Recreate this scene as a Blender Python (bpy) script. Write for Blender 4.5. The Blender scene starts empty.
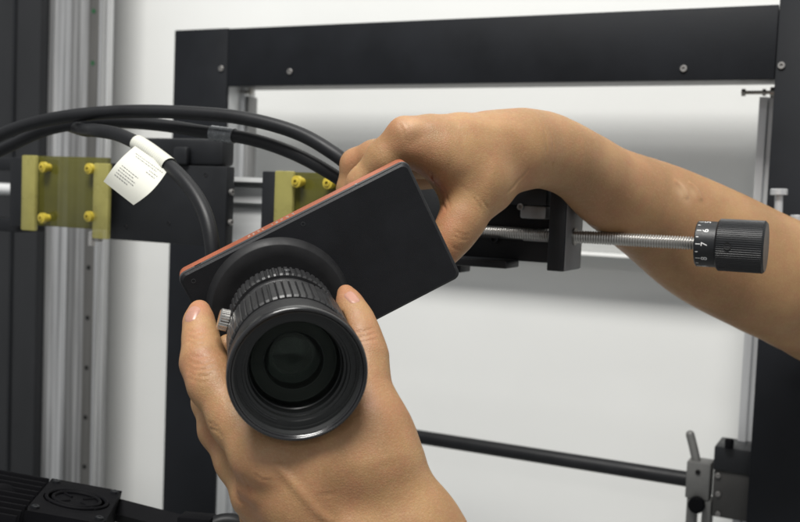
import bpy, bmesh, math, random
import numpy as np
from mathutils import Matrix, Vector
random.seed(3)
C = bpy.data.collections.new('workbench'); S = bpy.context.scene; S.collection.children.link(C)

# ------------------------------------------------------------------ camera, light, exposure
# camera space used for measuring: x right, y down, z forward (millimetres, pinhole f = 1000 px on an 800 px wide picture)
up = np.array([.627, -15.27, -1.0]); up /= np.linalg.norm(up)
fw = np.array([0, 0, 1.0]); fw = fw - up * fw.dot(up); fw /= np.linalg.norm(fw)
rt = np.cross(fw, up)
R_WC = np.array([rt, fw, up])                    # world = R_WC @ camera vector
CAM_POS = np.array([0, 0, 1.25])
def w_of(p_mm): return R_WC @ (np.asarray(p_mm, float) / 1000) + CAM_POS
def P(u, v, d): return np.array([(u - 400) * d / 1000., (v - 261) * d / 1000., d])
MC = Matrix([[*(R_WC[i] / 1000), CAM_POS[i]] for i in range(3)] + [[0, 0, 0, 1]])   # camera mm -> world m

cam = bpy.data.cameras.new('camera'); cam_o = bpy.data.objects.new('camera', cam); C.objects.link(cam_o)
cam_o.matrix_world = Matrix([[R_WC[i][0], -R_WC[i][1], -R_WC[i][2], CAM_POS[i]] for i in range(3)] + [[0, 0, 0, 1]])
cam.sensor_width = 36; cam.lens = 45; cam.clip_start = .02; cam.clip_end = 50
cam.dof.use_dof = True; cam.dof.focus_distance = .49; cam.dof.aperture_fstop = 14
S.camera = cam_o

world = bpy.data.worlds.new('World'); S.world = world; world.use_nodes = True
world.node_tree.nodes['Background'].inputs[0].default_value = (.97, .985, 1, 1)
world.node_tree.nodes['Background'].inputs[1].default_value = .41

def area(name, loc, target, size, size_y, power, col=(1, 1, 1)):
    l = bpy.data.lights.new(name, 'AREA'); l.shape = 'RECTANGLE'; l.size = size; l.size_y = size_y
    l.energy = power; l.color = col
    o = bpy.data.objects.new(name, l); C.objects.link(o); o.location = loc
    d = Vector(target) - Vector(loc); o.rotation_euler = d.to_track_quat('-Z', 'Y').to_euler()
    return o
area('ceiling_lamp', (-.28, -.26, 2.92), (.05, .75, 1.25), 1.0, .46, 58, (1, .985, .95))
area('lens_glint_lamp', (-.50, -2.0, 2.3), (-.05, .45, 1.2), .9, .07, 3.5, (1, .985, .95))  # unseen lamp, added only to give glints in the lens glass
S.view_settings.view_transform = 'Standard'; S.view_settings.look = 'None'
S.view_settings.exposure = 0; S.view_settings.gamma = 1
S.render.engine = 'CYCLES'; S.cycles.use_denoising = True
S.cycles.max_bounces = 8; S.cycles.transparent_max_bounces = 12

# ------------------------------------------------------------------ frame-parallel coordinates (the rig stands 26 degrees askew)
Sd = R_WC @ (-np.array([-2.05, -.1495, 1.0])); Sd[2] = 0; Sd /= np.linalg.norm(Sd)
Nd = np.cross(Sd, [0, 0, 1.0])
if Nd.dot(R_WC @ np.array([0, 0, 1.])) > 0: Nd = -Nd
RO = w_of(P(775, 79, 760))
YAW = math.atan2(Sd[1], Sd[0])
# rig frame: x = along the beam, y = away from the viewer, z = up  (metres)
F = Matrix.Translation(RO) @ Matrix.Rotation(YAW, 4, 'Z')
FI = F.inverted()
def rig(u, v, n):
    """point (x,z) where the sight line of picture position u,v meets the plane n metres in front of the frame"""
    d = R_WC @ (P(u, v, 1000) / 1000); t = (n - (CAM_POS - RO).dot(Nd)) / d.dot(Nd)
    q = FI @ Vector(CAM_POS + d * t); return q.x, q.z
def n_at(u, v, d): return (w_of(P(u, v, d)) - RO).dot(Nd)

# ------------------------------------------------------------------ materials
def nd(nt, t, **kw):
    n = nt.nodes.new(t)
    for k, v in kw.items(): setattr(n, k, v)
    return n
def mat(name, col, rough=.5, metal=0, var=.06, scale=60, bump=0., bscale=400, spec=.5, coat=0, stretch=None, rvar=.08, aniso=0, col2=None):
    m = bpy.data.materials.new(name); m.use_nodes = True; nt = m.node_tree; L = nt.links.new
    b = nt.nodes['Principled BSDF']
    tc = nd(nt, 'ShaderNodeTexCoord'); mp = nd(nt, 'ShaderNodeMapping'); L(tc.outputs['Object'], mp.inputs[0])
    if stretch: mp.inputs['Scale'].default_value = stretch
    n1 = nd(nt, 'ShaderNodeTexNoise'); n1.inputs['Scale'].default_value = scale; n1.inputs['Detail'].default_value = 6
    n1.inputs['Roughness'].default_value = .6; L(mp.outputs[0], n1.inputs[0])
    r = nd(nt, 'ShaderNodeMapRange'); r.inputs[1].default_value = .3; r.inputs[2].default_value = .7
    L(n1.outputs[0], r.inputs[0])
    mx = nd(nt, 'ShaderNodeMix', data_type='RGBA'); L(r.outputs[0], mx.inputs[0])
    c = np.array(col)
    a = c * (1 - var); e = np.array(col2) if col2 else c * (1 + var)
    mx.inputs[6].default_value = (*a, 1); mx.inputs[7].default_value = (*np.minimum(e, 1), 1)
    L(mx.outputs[2], b.inputs['Base Color'])
    r2 = nd(nt, 'ShaderNodeMapRange'); L(n1.outputs[0], r2.inputs[0]); r2.inputs[1].default_value = .3; r2.inputs[2].default_value = .7
    r2.inputs[3].default_value = max(.02, rough - rvar); r2.inputs[4].default_value = min(1, rough + rvar)
    L(r2.outputs[0], b.inputs['Roughness'])
    b.inputs['Metallic'].default_value = metal; b.inputs['Specular IOR Level'].default_value = spec
    b.inputs['Coat Weight'].default_value = coat; b.inputs['Anisotropic'].default_value = aniso
    if bump:
        n2 = nd(nt, 'ShaderNodeTexNoise'); n2.inputs['Scale'].default_value = bscale; n2.inputs['Detail'].default_value = 3
        L(mp.outputs[0], n2.inputs[0])
        bp = nd(nt, 'ShaderNodeBump'); bp.inputs['Strength'].default_value = bump; bp.inputs['Distance'].default_value = .0004
        L(n2.outputs[0], bp.inputs['Height']); L(bp.outputs[0], b.inputs['Normal'])
    return m
M = {}
M['wall'] = mat('painted_wall', (.74, .745, .73), .75, var=.015, scale=6, bump=.15, bscale=300)
M['floor'] = mat('floor_vinyl', (.32, .33, .33), .5, var=.1, scale=8)
M['anod'] = mat('black_anodised', (.008, .009, .011), .52, var=.25, scale=25, bump=.25, bscale=1800, spec=.35)
M['anod2'] = mat('black_anodised_satin', (.009, .010, .012), .44, var=.18, scale=40, bump=.2, bscale=2500, spec=.4)
M['powder'] = mat('black_powder_coat', (.0072, .0083, .0108), .55, var=.3, scale=14, bump=.35, bscale=1500, spec=.22)
M['plate'] = mat('camera_black_paint', (.0065, .007, .009), .5, var=.3, scale=40, bump=.3, bscale=2600, spec=.32)
M['bevelgrey'] = mat('camera_edge_grey', (.042, .044, .047), .42, .1, var=.1, scale=120, bump=.1, bscale=3000)
M['copper'] = mat('copper_anodised', (.44, .125, .060), .38, .45, var=.12, scale=50, bump=.2, bscale=2500)
M['copperlight'] = mat('bare_metal_line', (.80, .62, .52), .3, .7, var=.05)
M['lensblk'] = mat('lens_black', (.014, .014, .015), .42, var=.15, scale=150, bump=.12, bscale=3000, spec=.5)
M['lensmat'] = mat('lens_matt_black', (.010, .010, .011), .55, var=.15, scale=150, spec=.32)
M['lensgls'] = mat('lens_gloss_rim', (.008, .008, .009), .24, var=.1, spec=.6, coat=.3)
M['inner'] = mat('lens_inner_baffle', (.012, .013, .013), .38, var=.1, spec=.5)
M['thread'] = mat('thread_steel', (.42, .41, .39), .33, .9, var=.04, scale=20, rvar=.02)
M['dullsteel'] = mat('dull_steel', (.30, .29, .28), .45, .8, var=.1)
M['deep'] = mat('lens_deep_baffle', (.008, .0085, .0085), .42, var=.2, spec=.35)
M['alu'] = mat('aluminium_extrusion', (.55, .56, .57), .40, .45, var=.08, scale=30, stretch=(6, 6, .3), bump=.1, bscale=700)
M['alud'] = mat('aluminium_dull', (.26, .26, .26), .48, .5, var=.12, scale=30, stretch=(6, 6, .3))
M['aluh'] = mat('aluminium_rail', (.74, .75, .75), .38, .2, var=.06, scale=30, stretch=(.3, 6, 6))
M['steel'] = mat('steel', (.62, .60, .57), .26, 1, var=.12, scale=200)
M['steeld'] = mat('oiled_steel', (.33, .32, .30), .3, 1, var=.2, scale=200)
M['rubber'] = mat('cable_jacket', (.009, .0095, .011), .45, var=.2, scale=40, bump=.1, bscale=900, spec=.3)
M['paper'] = mat('label_paper', (.56, .56, .50), .7, var=.03, scale=40)
M['ink'] = mat('grey_print', (.2, .2, .2), .7, var=.1, scale=900)
M['white'] = mat('white_engraving', (.75, .75, .75), .6, var=.05)
M['greymet'] = mat('grey_bracket', (.15, .15, .145), .5, .3, var=.12, scale=60)
M['greyplate'] = mat('dark_grey_plate', (.05, .049, .047), .5, .2, var=.12, scale=60)
M['fanblk'] = mat('fan_black_plastic', (.004, .004, .005), .65, var=.15, scale=60, spec=.08)
M['hole'] = mat('dark_hole', (.004, .004, .004), .8)
M['green'] = mat('green_plug', (.02, .10, .04), .5)
M['yel'] = mat('yellow_screw', (.50, .39, .045), .35, .0, var=.15, scale=200)
def acrylic(name, col, alpha, rough=.12):
    m = mat(name, col, rough, var=.12, scale=70, spec=.5)
    m.node_tree.nodes['Principled BSDF'].inputs['Alpha'].default_value = alpha
    return m
M['acr'] = acrylic('yellow_green_acrylic', (.105, .100, .017), .72)
M['acrl'] = acrylic('pale_yellow_acrylic', (.40, .365, .115), .62, .3)
def glass(name, col, rough):
    m = bpy.data.materials.new(name); m.use_nodes = True; b = m.node_tree.nodes['Principled BSDF']
    b.inputs['Base Color'].default_value = (*col, 1); b.inputs['Roughness'].default_value = rough
    b.inputs['Transmission Weight'].default_value = 1; b.inputs['IOR'].default_value = 1.12
    b.inputs['Specular IOR Level'].default_value = .5
    n = nd(m.node_tree, 'ShaderNodeTexNoise'); n.inputs['Scale'].default_value = 90
    r = nd(m.node_tree, 'ShaderNodeMapRange'); r.inputs[3].default_value = rough; r.inputs[4].default_value = rough + .05
    m.node_tree.links.new(n.outputs[0], r.inputs[0]); m.node_tree.links.new(r.outputs[0], b.inputs['Roughness'])
    return m
M['glass'] = glass('coated_lens_glass', (.74, .80, .74), .01)

M['glass2'] = glass('inner_lens_glass', (.62, .68, .66), .02); M['glass2'].node_tree.nodes['Principled BSDF'].inputs['IOR'].default_value = 1.4
def skin_mat():
    m = bpy.data.materials.new('skin'); m.use_nodes = True; nt = m.node_tree; L = nt.links.new
    b = nt.nodes['Principled BSDF']; tc = nd(nt, 'ShaderNodeTexCoord')
    def noise(sc, det=4, rg=.55):
        n = nd(nt, 'ShaderNodeTexNoise'); n.inputs['Scale'].default_value = sc; n.inputs['Detail'].default_value = det
        n.inputs['Roughness'].default_value = rg; L(tc.outputs['Object'], n.inputs[0]); return n
    def rng(src, a, e, c=0, d=1):
        r = nd(nt, 'ShaderNodeMapRange'); L(src, r.inputs[0])
        for i, x in enumerate((a, e, c, d)): r.inputs[i + 1].default_value = x
        return r.outputs[0]
    def mix(f, A, B):
        x = nd(nt, 'ShaderNodeMix', data_type='RGBA')
        if isinstance(f, float): x.inputs[0].default_value = f
        else: L(f, x.inputs[0])
        for i, q in ((6, A), (7, B)):
            if isinstance(q, tuple): x.inputs[i].default_value = (*q, 1)
            else: L(q, x.inputs[i])
        return x.outputs[2]
    base = mix(rng(noise(28).outputs[0], .35, .65), (.275, .156, .069), (.372, .220, .101))
    base = mix(rng(noise(140, 5, .7).outputs[0], .42, .72, 0, .62), base, (.335, .152, .082))
    base = mix(rng(noise(900, 2).outputs[0], .5, .8, 0, .30), base, (.52, .33, .18))
    at = nd(nt, 'ShaderNodeAttribute', attribute_name='flush')
    base = mix(at.outputs['Fac'], base, (.40, .125, .075))
    at2 = nd(nt, 'ShaderNodeAttribute', attribute_name='pale')
    base = mix(at2.outputs['Fac'], base, (.58, .40, .24))
    L(base, b.inputs['Base Color'])
    L(rng(noise(300).outputs[0], .3, .7, .44, .60), b.inputs['Roughness'])
    b.inputs['Specular IOR Level'].default_value = .42
    b.subsurface_method = 'RANDOM_WALK'
    b.inputs['Subsurface Weight'].default_value = .22; b.inputs['Subsurface Radius'].default_value = (1, .35, .16)
    b.inputs['Subsurface Scale'].default_value = .0035
    vo = nd(nt, 'ShaderNodeTexVoronoi', feature='DISTANCE_TO_EDGE'); vo.inputs['Scale'].default_value = 900
    wv = noise(60, 2); mp = nd(nt, 'ShaderNodeVectorMath', operation='MULTIPLY_ADD')
    L(wv.outputs['Color'], mp.inputs[0]); mp.inputs[1].default_value = (.004, .004, .004); L(tc.outputs['Object'], mp.inputs[2])
    L(mp.outputs[0], vo.inputs[0])
    b1 = nd(nt, 'ShaderNodeBump'); b1.inputs['Strength'].default_value = .22; b1.inputs['Distance'].default_value = .0003
    L(rng(vo.outputs[0], 0, .25), b1.inputs['Height'])
    b2 = nd(nt, 'ShaderNodeBump'); b2.inputs['Strength'].default_value = .17; b2.inputs['Distance'].default_value = .0007
    L(noise(230, 5, .65).outputs[0], b2.inputs['Height']); L(b1.outputs[0], b2.inputs['Normal'])
    L(b2.outputs[0], b.inputs['Normal'])
    return m
M['skin'] = skin_mat()
M['nail'] = mat('fingernail', (.40, .21, .155), .32, var=.08, scale=200, spec=.5)
M['nail'].node_tree.nodes['Principled BSDF'].inputs['Subsurface Weight'].default_value = .15
M['nail'].node_tree.nodes['Principled BSDF'].inputs['Subsurface Scale'].default_value = .002

# ------------------------------------------------------------------ mesh helpers (write into a bmesh, units of the chosen frame)
def box(bm, lo, hi, bev=0, seg=2):
    r = bmesh.ops.create_cube(bm, size=1)
    lo = Vector(lo); hi = Vector(hi)
    for v in r['verts']:
        v.co = Vector([lo[i] + (v.co[i] + .5) * (hi[i] - lo[i]) for i in range(3)])
    if bev:
        es = {e for v in r['verts'] for e in v.link_edges}
        bmesh.ops.bevel(bm, geom=list(es), offset=bev, segments=seg, profile=.5, affect='EDGES')
def basis(d):
    d = Vector(d).normalized(); a = Vector((0, 0, 1)) if abs(d.z) < .9 else Vector((1, 0, 0))
    x = d.cross(a).normalized(); return x, d.cross(x).normalized(), d
def lathe(bm, o, d, prof, seg=64, wob=None):
    """prof: (along, radius) list turned about the axis through o along d; wob(theta, i) may change a radius"""
    x, y, d = basis(d); o = Vector(o); rings = []
    for i, (h, r) in enumerate(prof):
        if r < 1e-9: rings.append([bm.verts.new(o + d * h)]); continue
        ring = []
        for k in range(seg):
            t = 2 * math.pi * k / seg; rr = r + (wob(t, i) if wob else 0)
            ring.append(bm.verts.new(o + d * h + (x * math.cos(t) + y * math.sin(t)) * rr))
        rings.append(ring)
    for a, b in zip(rings, rings[1:]):
        for k in range(seg):
            k2 = (k + 1) % seg
            if len(a) == 1 and len(b) == 1: continue
            if len(a) == 1: bm.faces.new((a[0], b[k2], b[k]))
            elif len(b) == 1: bm.faces.new((a[k], a[k2], b[0]))
            else: bm.faces.new((a[k], a[k2], b[k2], b[k]))
def cyl(bm, a, b, r, seg=24, bev=0):
    a = Vector(a); b = Vector(b); L_ = (b - a).length
    bev = min(bev, L_ / 3, r / 2)
    lathe(bm, a, b - a, [(0, 0), (0, r - bev), (bev, r), (L_ - bev, r), (L_, r - bev), (L_, 0)] if bev else [(0, 0), (0, r), (L_, r), (L_, 0)], seg)
def spline(pts, n=12):
    pts = [np.array(p, float) for p in pts]; pts = [2 * pts[0] - pts[1]] + pts + [2 * pts[-1] - pts[-2]]
    out = []
    for i in range(1, len(pts) - 2):
        p0, p1, p2, p3 = pts[i - 1:i + 3]
        for k in range(n):
            t = k / n
            out.append(.5 * (2 * p1 + (p2 - p0) * t + (2 * p0 - 5 * p1 + 4 * p2 - p3) * t * t + (3 * p1 - p0 - 3 * p2 + p3) * t ** 3))
    out.append(pts[-2]); return out
def tube(bm, pts, r, seg=20, cap=True):
    pts = [Vector(p) for p in pts]; up_ = None; rings = []
    for i, p in enumerate(pts):
        d = (pts[min(i + 1, len(pts) - 1)] - pts[max(i - 1, 0)]).normalized()
        if up_ is None: up_ = basis(d)[0]
        x = (up_ - d * up_.dot(d)).normalized(); up_ = x; y = d.cross(x)
        rr = r(i / (len(pts) - 1)) if callable(r) else r
        rings.append([bm.verts.new(p + (x * math.cos(t) + y * math.sin(t)) * rr) for t in [2 * math.pi * k / seg for k in range(seg)]])
    for a, b in zip(rings, rings[1:]):
        for k in range(seg): bm.faces.new((a[k], a[(k + 1) % seg], b[(k + 1) % seg], b[k]))
    if cap: bm.faces.new(rings[0][::-1]); bm.faces.new(rings[-1])
def prism(bm, poly, z0, z1, bev=0):
    """poly in x,y extruded along z"""
    a = [bm.verts.new((x, y, z0)) for x, y in poly]; b = [bm.verts.new((x, y, z1)) for x, y in poly]
    n = len(poly); fs = [bm.faces.new(a[::-1]), bm.faces.new(b)]
    for k in range(n): fs.append(bm.faces.new((a[k], a[(k + 1) % n], b[(k + 1) % n], b[k])))
    if bev:
        es = {e for f in fs[:2] for e in f.edges}
        bmesh.ops.bevel(bm, geom=list(es), offset=bev, segments=2, profile=.5, affect='EDGES')

# ------------------------------------------------------------------ object helpers
def tag(o, label=None, cat=None, group=None, kind=None):
    if label: o['label'] = label
    if cat: o['category'] = cat
    if group: o['group'] = group
    if kind: o['kind'] = kind
    return o
def thing(name, label, cat, frame, at, group=None):
    """an Empty at a point of the frame, turned like the frame, that parents its parts"""
    o = bpy.data.objects.new(name, None); C.objects.link(o); o.empty_display_size = .02
    m = frame @ Matrix.Translation(Vector(at))
    o.matrix_world = Matrix.Translation(m.translation) @ m.to_quaternion().to_matrix().to_4x4()
    o['_m'] = [x for r in o.matrix_world for x in r]
    return tag(o, label, cat, group)
WM = {}
def wm(o): return WM.get(o.name) or o.matrix_world.copy()
def obj(name, build, m, parent=None, frame=F, smooth=40, label=None):
    """build(bm) draws in the frame; becomes ONE object under parent (or top level)"""
    bm = bmesh.new(); build(bm)
    bmesh.ops.recalc_face_normals(bm, faces=bm.faces)
    if parent is None:
        c = sum((v.co for v in bm.verts), Vector()) / len(bm.verts)
        T = Matrix.Translation(frame @ c)
    else: T = wm(parent)
    bm.transform(T.inverted() @ frame)
    me = bpy.data.meshes.new(name); bm.to_mesh(me); bm.free()
    for p in me.polygons: p.use_smooth = True
    me.set_sharp_from_angle(angle=math.radians(smooth))
    ms = m if isinstance(m, (list, tuple)) else [m]
    for q in ms: me.materials.append(q)
    o = bpy.data.objects.new(name, me); C.objects.link(o)
    if parent is None: o.matrix_world = T
    else: o.parent = parent
    WM[o.name] = T if parent is None else wm(parent)
    if label: o['label'] = label
    return o
def piece_of(src, parent, M_world, name=None):
    """a copy of a piece sharing its mesh, set at a world matrix under parent"""
    o = bpy.data.objects.new(name or src.name.split('.')[0], src.data); C.objects.link(o); o.parent = parent
    o.matrix_local = wm(parent).inverted() @ M_world; WM[o.name] = M_world
    return o
def small_mesh(name, build, m):
    bm = bmesh.new(); build(bm); bmesh.ops.recalc_face_normals(bm, faces=bm.faces)
    me = bpy.data.meshes.new(name); bm.to_mesh(me); bm.free()
    for p in me.polygons: p.use_smooth = True
    me.set_sharp_from_angle(angle=math.radians(40)); me.materials.append(m); return me
def put(name, me, parent, M_world):
    o = bpy.data.objects.new(name, me); C.objects.link(o); o.parent = parent
    o.matrix_local = wm(parent).inverted() @ M_world; WM[o.name] = M_world
    return o
def Fm(x, y, z, rot=None): return F @ Matrix.Translation((x, y, z)) @ (rot or Matrix.Identity(4))

# ================================================================== THE SETTING
WALLN = -.117
def b(bm): box(bm, (-4, -WALLN, -1.6), (3, -WALLN + .1, 2.2))
tag(obj('wall', b, M['wall']), kind='structure')
def b(bm): box(bm, (-4, -4, -1.7), (3, -WALLN - .002, -1.6))
tag(obj('floor', b, M['floor']), kind='structure')
# ================================================================== THE BLACK FRAME
fx0 = rig(175, 22, 0)[0]; fx1 = rig(228, 40, 0)[0]; pw = fx1 - fx0
zt = rig(780, 3.5, 0)[1]; zb = rig(775, 79, 0)[1]; xr = rig(776, 60, 0)[0]
BOT = -.75
fr = thing('machine_frame', 'large black rectangular metal frame with pale aluminium inner sides standing before the wall', 'frame', F, (fx0, .02, BOT))
def b(bm): box(bm, (fx0, 0, BOT), (fx1, .004, zt), .0006)
obj('cover_plate', b, M['powder'], fr)
def b(bm): box(bm, (xr, 0, BOT), (xr + pw, .004, zt + .004), .0006)
obj('cover_plate', b, M['powder'], fr)
def b(bm): box(bm, (fx1 + .0004, .0002, zb), (xr - .0004, .0042, zt - .0006), .0006)
obj('beam_cover', b, M['powder'], fr)
def profile(bm, x0, x1, y0, y1, z0, z1, slots=('x1',)):
    box(bm, (x0, y0, z0), (x1, y1, z1), .0008)
def post_core(x0, x1, zz):
    def b(bm):
        w = x1 - x0
        poly = [(x0, .0045), (x1, .0045), (x1, .020), (x1 - .004, .022), (x1 - .004, .030), (x1, .032), (x1, .050), (x0, .050), (x0, .032), (x0 + .004, .030), (x0 + .004, .022), (x0, .020)]
        prism(bm, poly, BOT, zz)
    return b
obj('post', post_core(fx0 + .001, fx1 - .0006, zt - .002), M['alu'], fr)
obj('post', post_core(xr + .0006, xr + pw - .001, zt - .002), M['alud'], fr)
def b(bm):
    box(bm, (fx1 + .0004, .0047, zb + .0015), (xr - .0004, .050, zt - .003), .001)
obj('crossbeam', b, M['alud'], fr)
def b(bm): box(bm, (fx1, .0047, BOT), (xr, .05, BOT + .05), .001)
obj('base_beam', b, M['alud'], fr)
# second, slimmer upright seen just inside the right post
xs0 = rig(753, 200, -.0525)[0]; xs1 = rig(790, 200, -.0525)[0]
zs = rig(760, 97, -.0525)[1]
up2 = thing('guide_upright', 'slim grey aluminium upright just behind the right post of the black frame', 'upright', F, (xs0, .06, BOT))
def b(bm):
    w = xs1 - xs0
    prism(bm, [(xs0, .0525), (xs0 + .006, .0525), (xs0 + .0075, .0565), (xs0 + .011, .0565), (xs0 + .0125, .0525), (xs1, .0525), (xs1, .070), (xs0, .070)], BOT, zs)
obj('profile', b, M['alu'], up2)
def bolt_mesh(bm):   # socket-head bolt along -y, head at y<0
    lathe(bm, (0, 0, 0), (0, -1, 0), [(0, .0030), (0, .0034), (.0026, .0034), (.003, .0030), (.003, .0017), (.0012, .0015), (.0012, 0)], 20)
bolt = small_mesh('screw', bolt_mesh, M['dullsteel'])
for u, v in ((222.5, 68.5), (289.5, 71.5), (683.5, 68.5), (778.5, 65.5)):
    x, z = rig(u, v, .001)
    if u < 228: x -= .002
    if u > 770: x += .002
    put('screw', bolt, fr, Fm(x, .0006, z) @ Matrix.Diagonal((.8, .7, .8, 1)))
# thin ledge on the wall between the posts, seen edge-on behind the stage
lz = rig(600, 254, -.080)[1]
def b(bm): box(bm, (fx1 + .004, .080, lz - .0022), (xs0 - .003, -WALLN - .0002, lz), .0003)
tag(obj('wall_ledge', b, M['wall']), kind='structure')
# bolt with nut inside the frame corners
def stud(bm):
    cyl(bm, (-.012, 0, 0), (.012, 0, 0), .0015, 14)
    lathe(bm, (-.014, 0, 0), (1, 0, 0), [(0, 0), (0, .0032), (.003, .0032), (.003, 0)], 6)
    lathe(bm, (.002, 0, 0), (1, 0, 0), [(0, 0), (0, .003), (.0025, .003), (.0025, 0)], 6)
    lathe(bm, (.008, 0, 0), (1, 0, 0), [(0, 0), (0, .0042), (.003, .0042), (.003, 0)], 16)
stud_me = small_mesh('corner_bolt', stud, M['steeld'])
x, z = rig(760, 92.5, -.04); put('corner_bolt', stud_me, fr, Fm(x, .04, z))
x, z = rig(243, 92, -.03); put('corner_bolt', stud_me, fr, Fm(x + .002, .03, z) @ Matrix.Scale(.8, 4))
# inner guide strip on the left post
def b(bm):
    box(bm, (fx1 - .0004, .034, BOT + .06), (fx1 + .0030, .0495, rig(240, 97, -.04)[1]), .0005)
obj('guide_strip', b, M['alud'], fr)
# two bolts standing out of the right post next to the arm
for u, v, k in ((779, 194, 1.3), (797, 219, 1.0)):
    x, z = rig(u, v, .022)
    q = thing('long_bolt', 'steel bolt standing out of the black right post %s' % ('just above the arm' if k > 1.1 else 'at the very right edge'), 'bolt', F, (x, 0, z - .008))
    zh = z + .003 * k
    def b(bm): cyl(bm, (x + .0012, -.022, zh - .036), (x, -.022, zh - .004), .0023 * k, 20, .0003)
    obj('shank', b, M['alu'], q)
    def b(bm):
        lathe(bm, (x, -.022, zh - .0048), (-.03, 0, 1), [(0, 0), (0, .0044 * k), (.0004, .0048 * k), (.0042, .0048 * k), (.0048, .0042 * k), (.0048, .0024 * k), (.003, .0022 * k), (.003, 0)], 28)
    obj('bolt_head', b, M['alu'], q)
    def b(bm): box(bm, (x - .006, -.028, zh - .040), (x + .008, -.0003, zh - .034), .0006)
    obj('bracket', b, M['anod2'], q)

# ================================================================== LEFT COLUMN AND CABINET
CN = -.035
def colx(u, v=261, n=CN): return rig(u, v, n)[0]
cx = [colx(u) for u in (45, 52, 60, 69, 73, 82, 84, 93, 97, 110)]
col = thing('aluminium_column', 'tall grooved aluminium column with a bolted guide rail at the left of the picture', 'column', F, (cx[0], .1, -.75))
yb = -CN
def b(bm):
    a = cx
    poly = [(a[0], yb), (a[1], yb - .003), (a[1] + .002, yb), (a[2], yb), (a[2] + .001, yb - .004), (a[3], yb - .004), (a[3] + .001, yb + .012), (a[5], yb + .012),
            (a[5], yb + .016), (a[8] - .004, yb + .016), (a[8] - .004, yb), (a[8], yb), (a[8], yb + .005), (a[8] - .002, yb + .006), (a[8] - .002, yb + .009), (a[8], yb + .010), (a[8], yb + .018), (a[0], yb + .018)]
    prism(bm, poly, -.75, .8)
obj('profile', b, mat('brushed_column', (.40, .40, .405), .36, .6, var=.5, scale=22, stretch=(9, 9, .12), col2=(.66, .665, .67)), col)
def b(bm):
    box(bm, (cx[5] + .0006, yb + .002, -.74), (cx[7] + .001, yb + .0155, .79), .001)
rail = obj('guide_rail', b, mat('dark_rail', (.20, .195, .185), .4, .8, var=.15, scale=40, stretch=(4, 4, .2)), col)
def pl(bm): lathe(bm, (0, 0, 0), (0, -1, 0), [(0, 0), (0, .0026), (.0004, .0026), (.0004, .0020), (-.0015, .0018), (-.0015, 0)], 16)
plug = small_mesh('rail_screw', pl, M['hole']); plug_g = small_mesh('rail_screw', pl, M['green'])
_, zc = rig(87, 61, CN)
zz = [rig(90, 11, CN)[1], rig(88, 63, CN)[1]]; st = zz[0] - zz[1]
for k in range(-3, 16):
    z = zz[0] - k * st
    if -.7 < z < .75: put('rail_screw', plug_g if k < 2 else plug, rail, Fm((cx[5] + cx[7]) / 2, yb + .0018, z))
# cabinet panel
cab = thing('equipment_cabinet', 'dark grey flat cabinet side filling the left edge behind the column', 'cabinet', F, (cx[0] - .3, .1, -.75))
def b(bm): box(bm, (cx[0] - .6, yb - .012, -.75), (cx[0] - .001, yb + .018, .8), .001)
obj('side_panel', b, mat('cabinet_grey', (.018, .019, .021), .45, var=.2, scale=10, stretch=(1, 1, .3)), cab)
xx = colx(22, 60)
def b(bm): box(bm, (xx, yb - .0145, -.75), (xx + .004, yb - .0122, .8), .0005)
obj('panel_seam', b, M['anod'], cab)

# ================================================================== LINEAR STAGE (axis parallel to the frame)
SN = n_at(740, 246, 578)
def sx(u, v, n=SN): return rig(u, v, n)
ax_z = sx(742, 246)[1]
def X(u, v=246, n=SN): return rig(u, v, n)[0]
stage = thing('linear_stage', 'long horizontal black and silver linear stage with lead screw crossing behind the camera', 'linear stage', F, (X(565), -SN, ax_z - .03))
xk0, xk1, xk2 = X(697), X(717.5), X(766)
x_l = X(470)
# lead screw with real thread ridges
def b(bm):
    L_ = xk0 - (x_l - .03); pr = []
    r0, pitch = .0040, .0016
    k = int(L_ / pitch)
    for i in range(k):
        pr += [(i * pitch, r0 - .0009), (i * pitch + pitch * .35, r0), (i * pitch + pitch * .6, r0), (i * pitch + pitch * .9, r0 - .0009)]
    lathe(bm, (x_l - .03, -SN, ax_z), (1, 0, 0), pr, 20)
obj('lead_screw', b, M['thread'], stage, smooth=70)
Rk = .0152; Rd = .0134
def b(bm):
    lathe(bm, (xk0, -SN, ax_z), (1, 0, 0), [(0, 0), (0, Rd - .0006), (.0006, Rd), (xk1 - xk0, Rd), (xk1 - xk0, 0)], 72)
dial = obj('dial', b, M['anod2'], stage)
def b(bm):
    L_ = xk2 - xk1; seg = 75 * 4
    def wob(t, i): return (-.00035 if (int(round(t / (2 * math.pi) * seg)) % 4) < 2 and 2 <= i <= 5 else 0)
    lathe(bm, (xk1 + .0002, -SN, ax_z), (1, 0, 0), [(0, 0), (0, Rk - .0012), (.0010, Rk), (.0012, Rk), (L_ - .0014, Rk), (L_ - .0012, Rk), (L_, Rk - .0012), (L_, 0)], seg, wob)
knob = obj('knob', b, M['anod2'], stage, smooth=25)
th = lambda deg: math.radians(deg)
def onring(r, deg):   # deg 0 = straight at the viewer, positive = upwards
    return (-SN - r * math.cos(th(deg)), ax_z + r * math.sin(th(deg)))
def b(bm):
    y, z = onring(Rk - .0008, 0); d = Vector((0, y + SN, z - ax_z)).normalized()
    xh = xk1 + .0075
    lathe(bm, (xh, y, z), d, [(0, 0), (0.0009, .0019), (.0010, .0022), (.0006, .0022)], 20)
obj('set_screw', b, M['hole'], knob)
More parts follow.
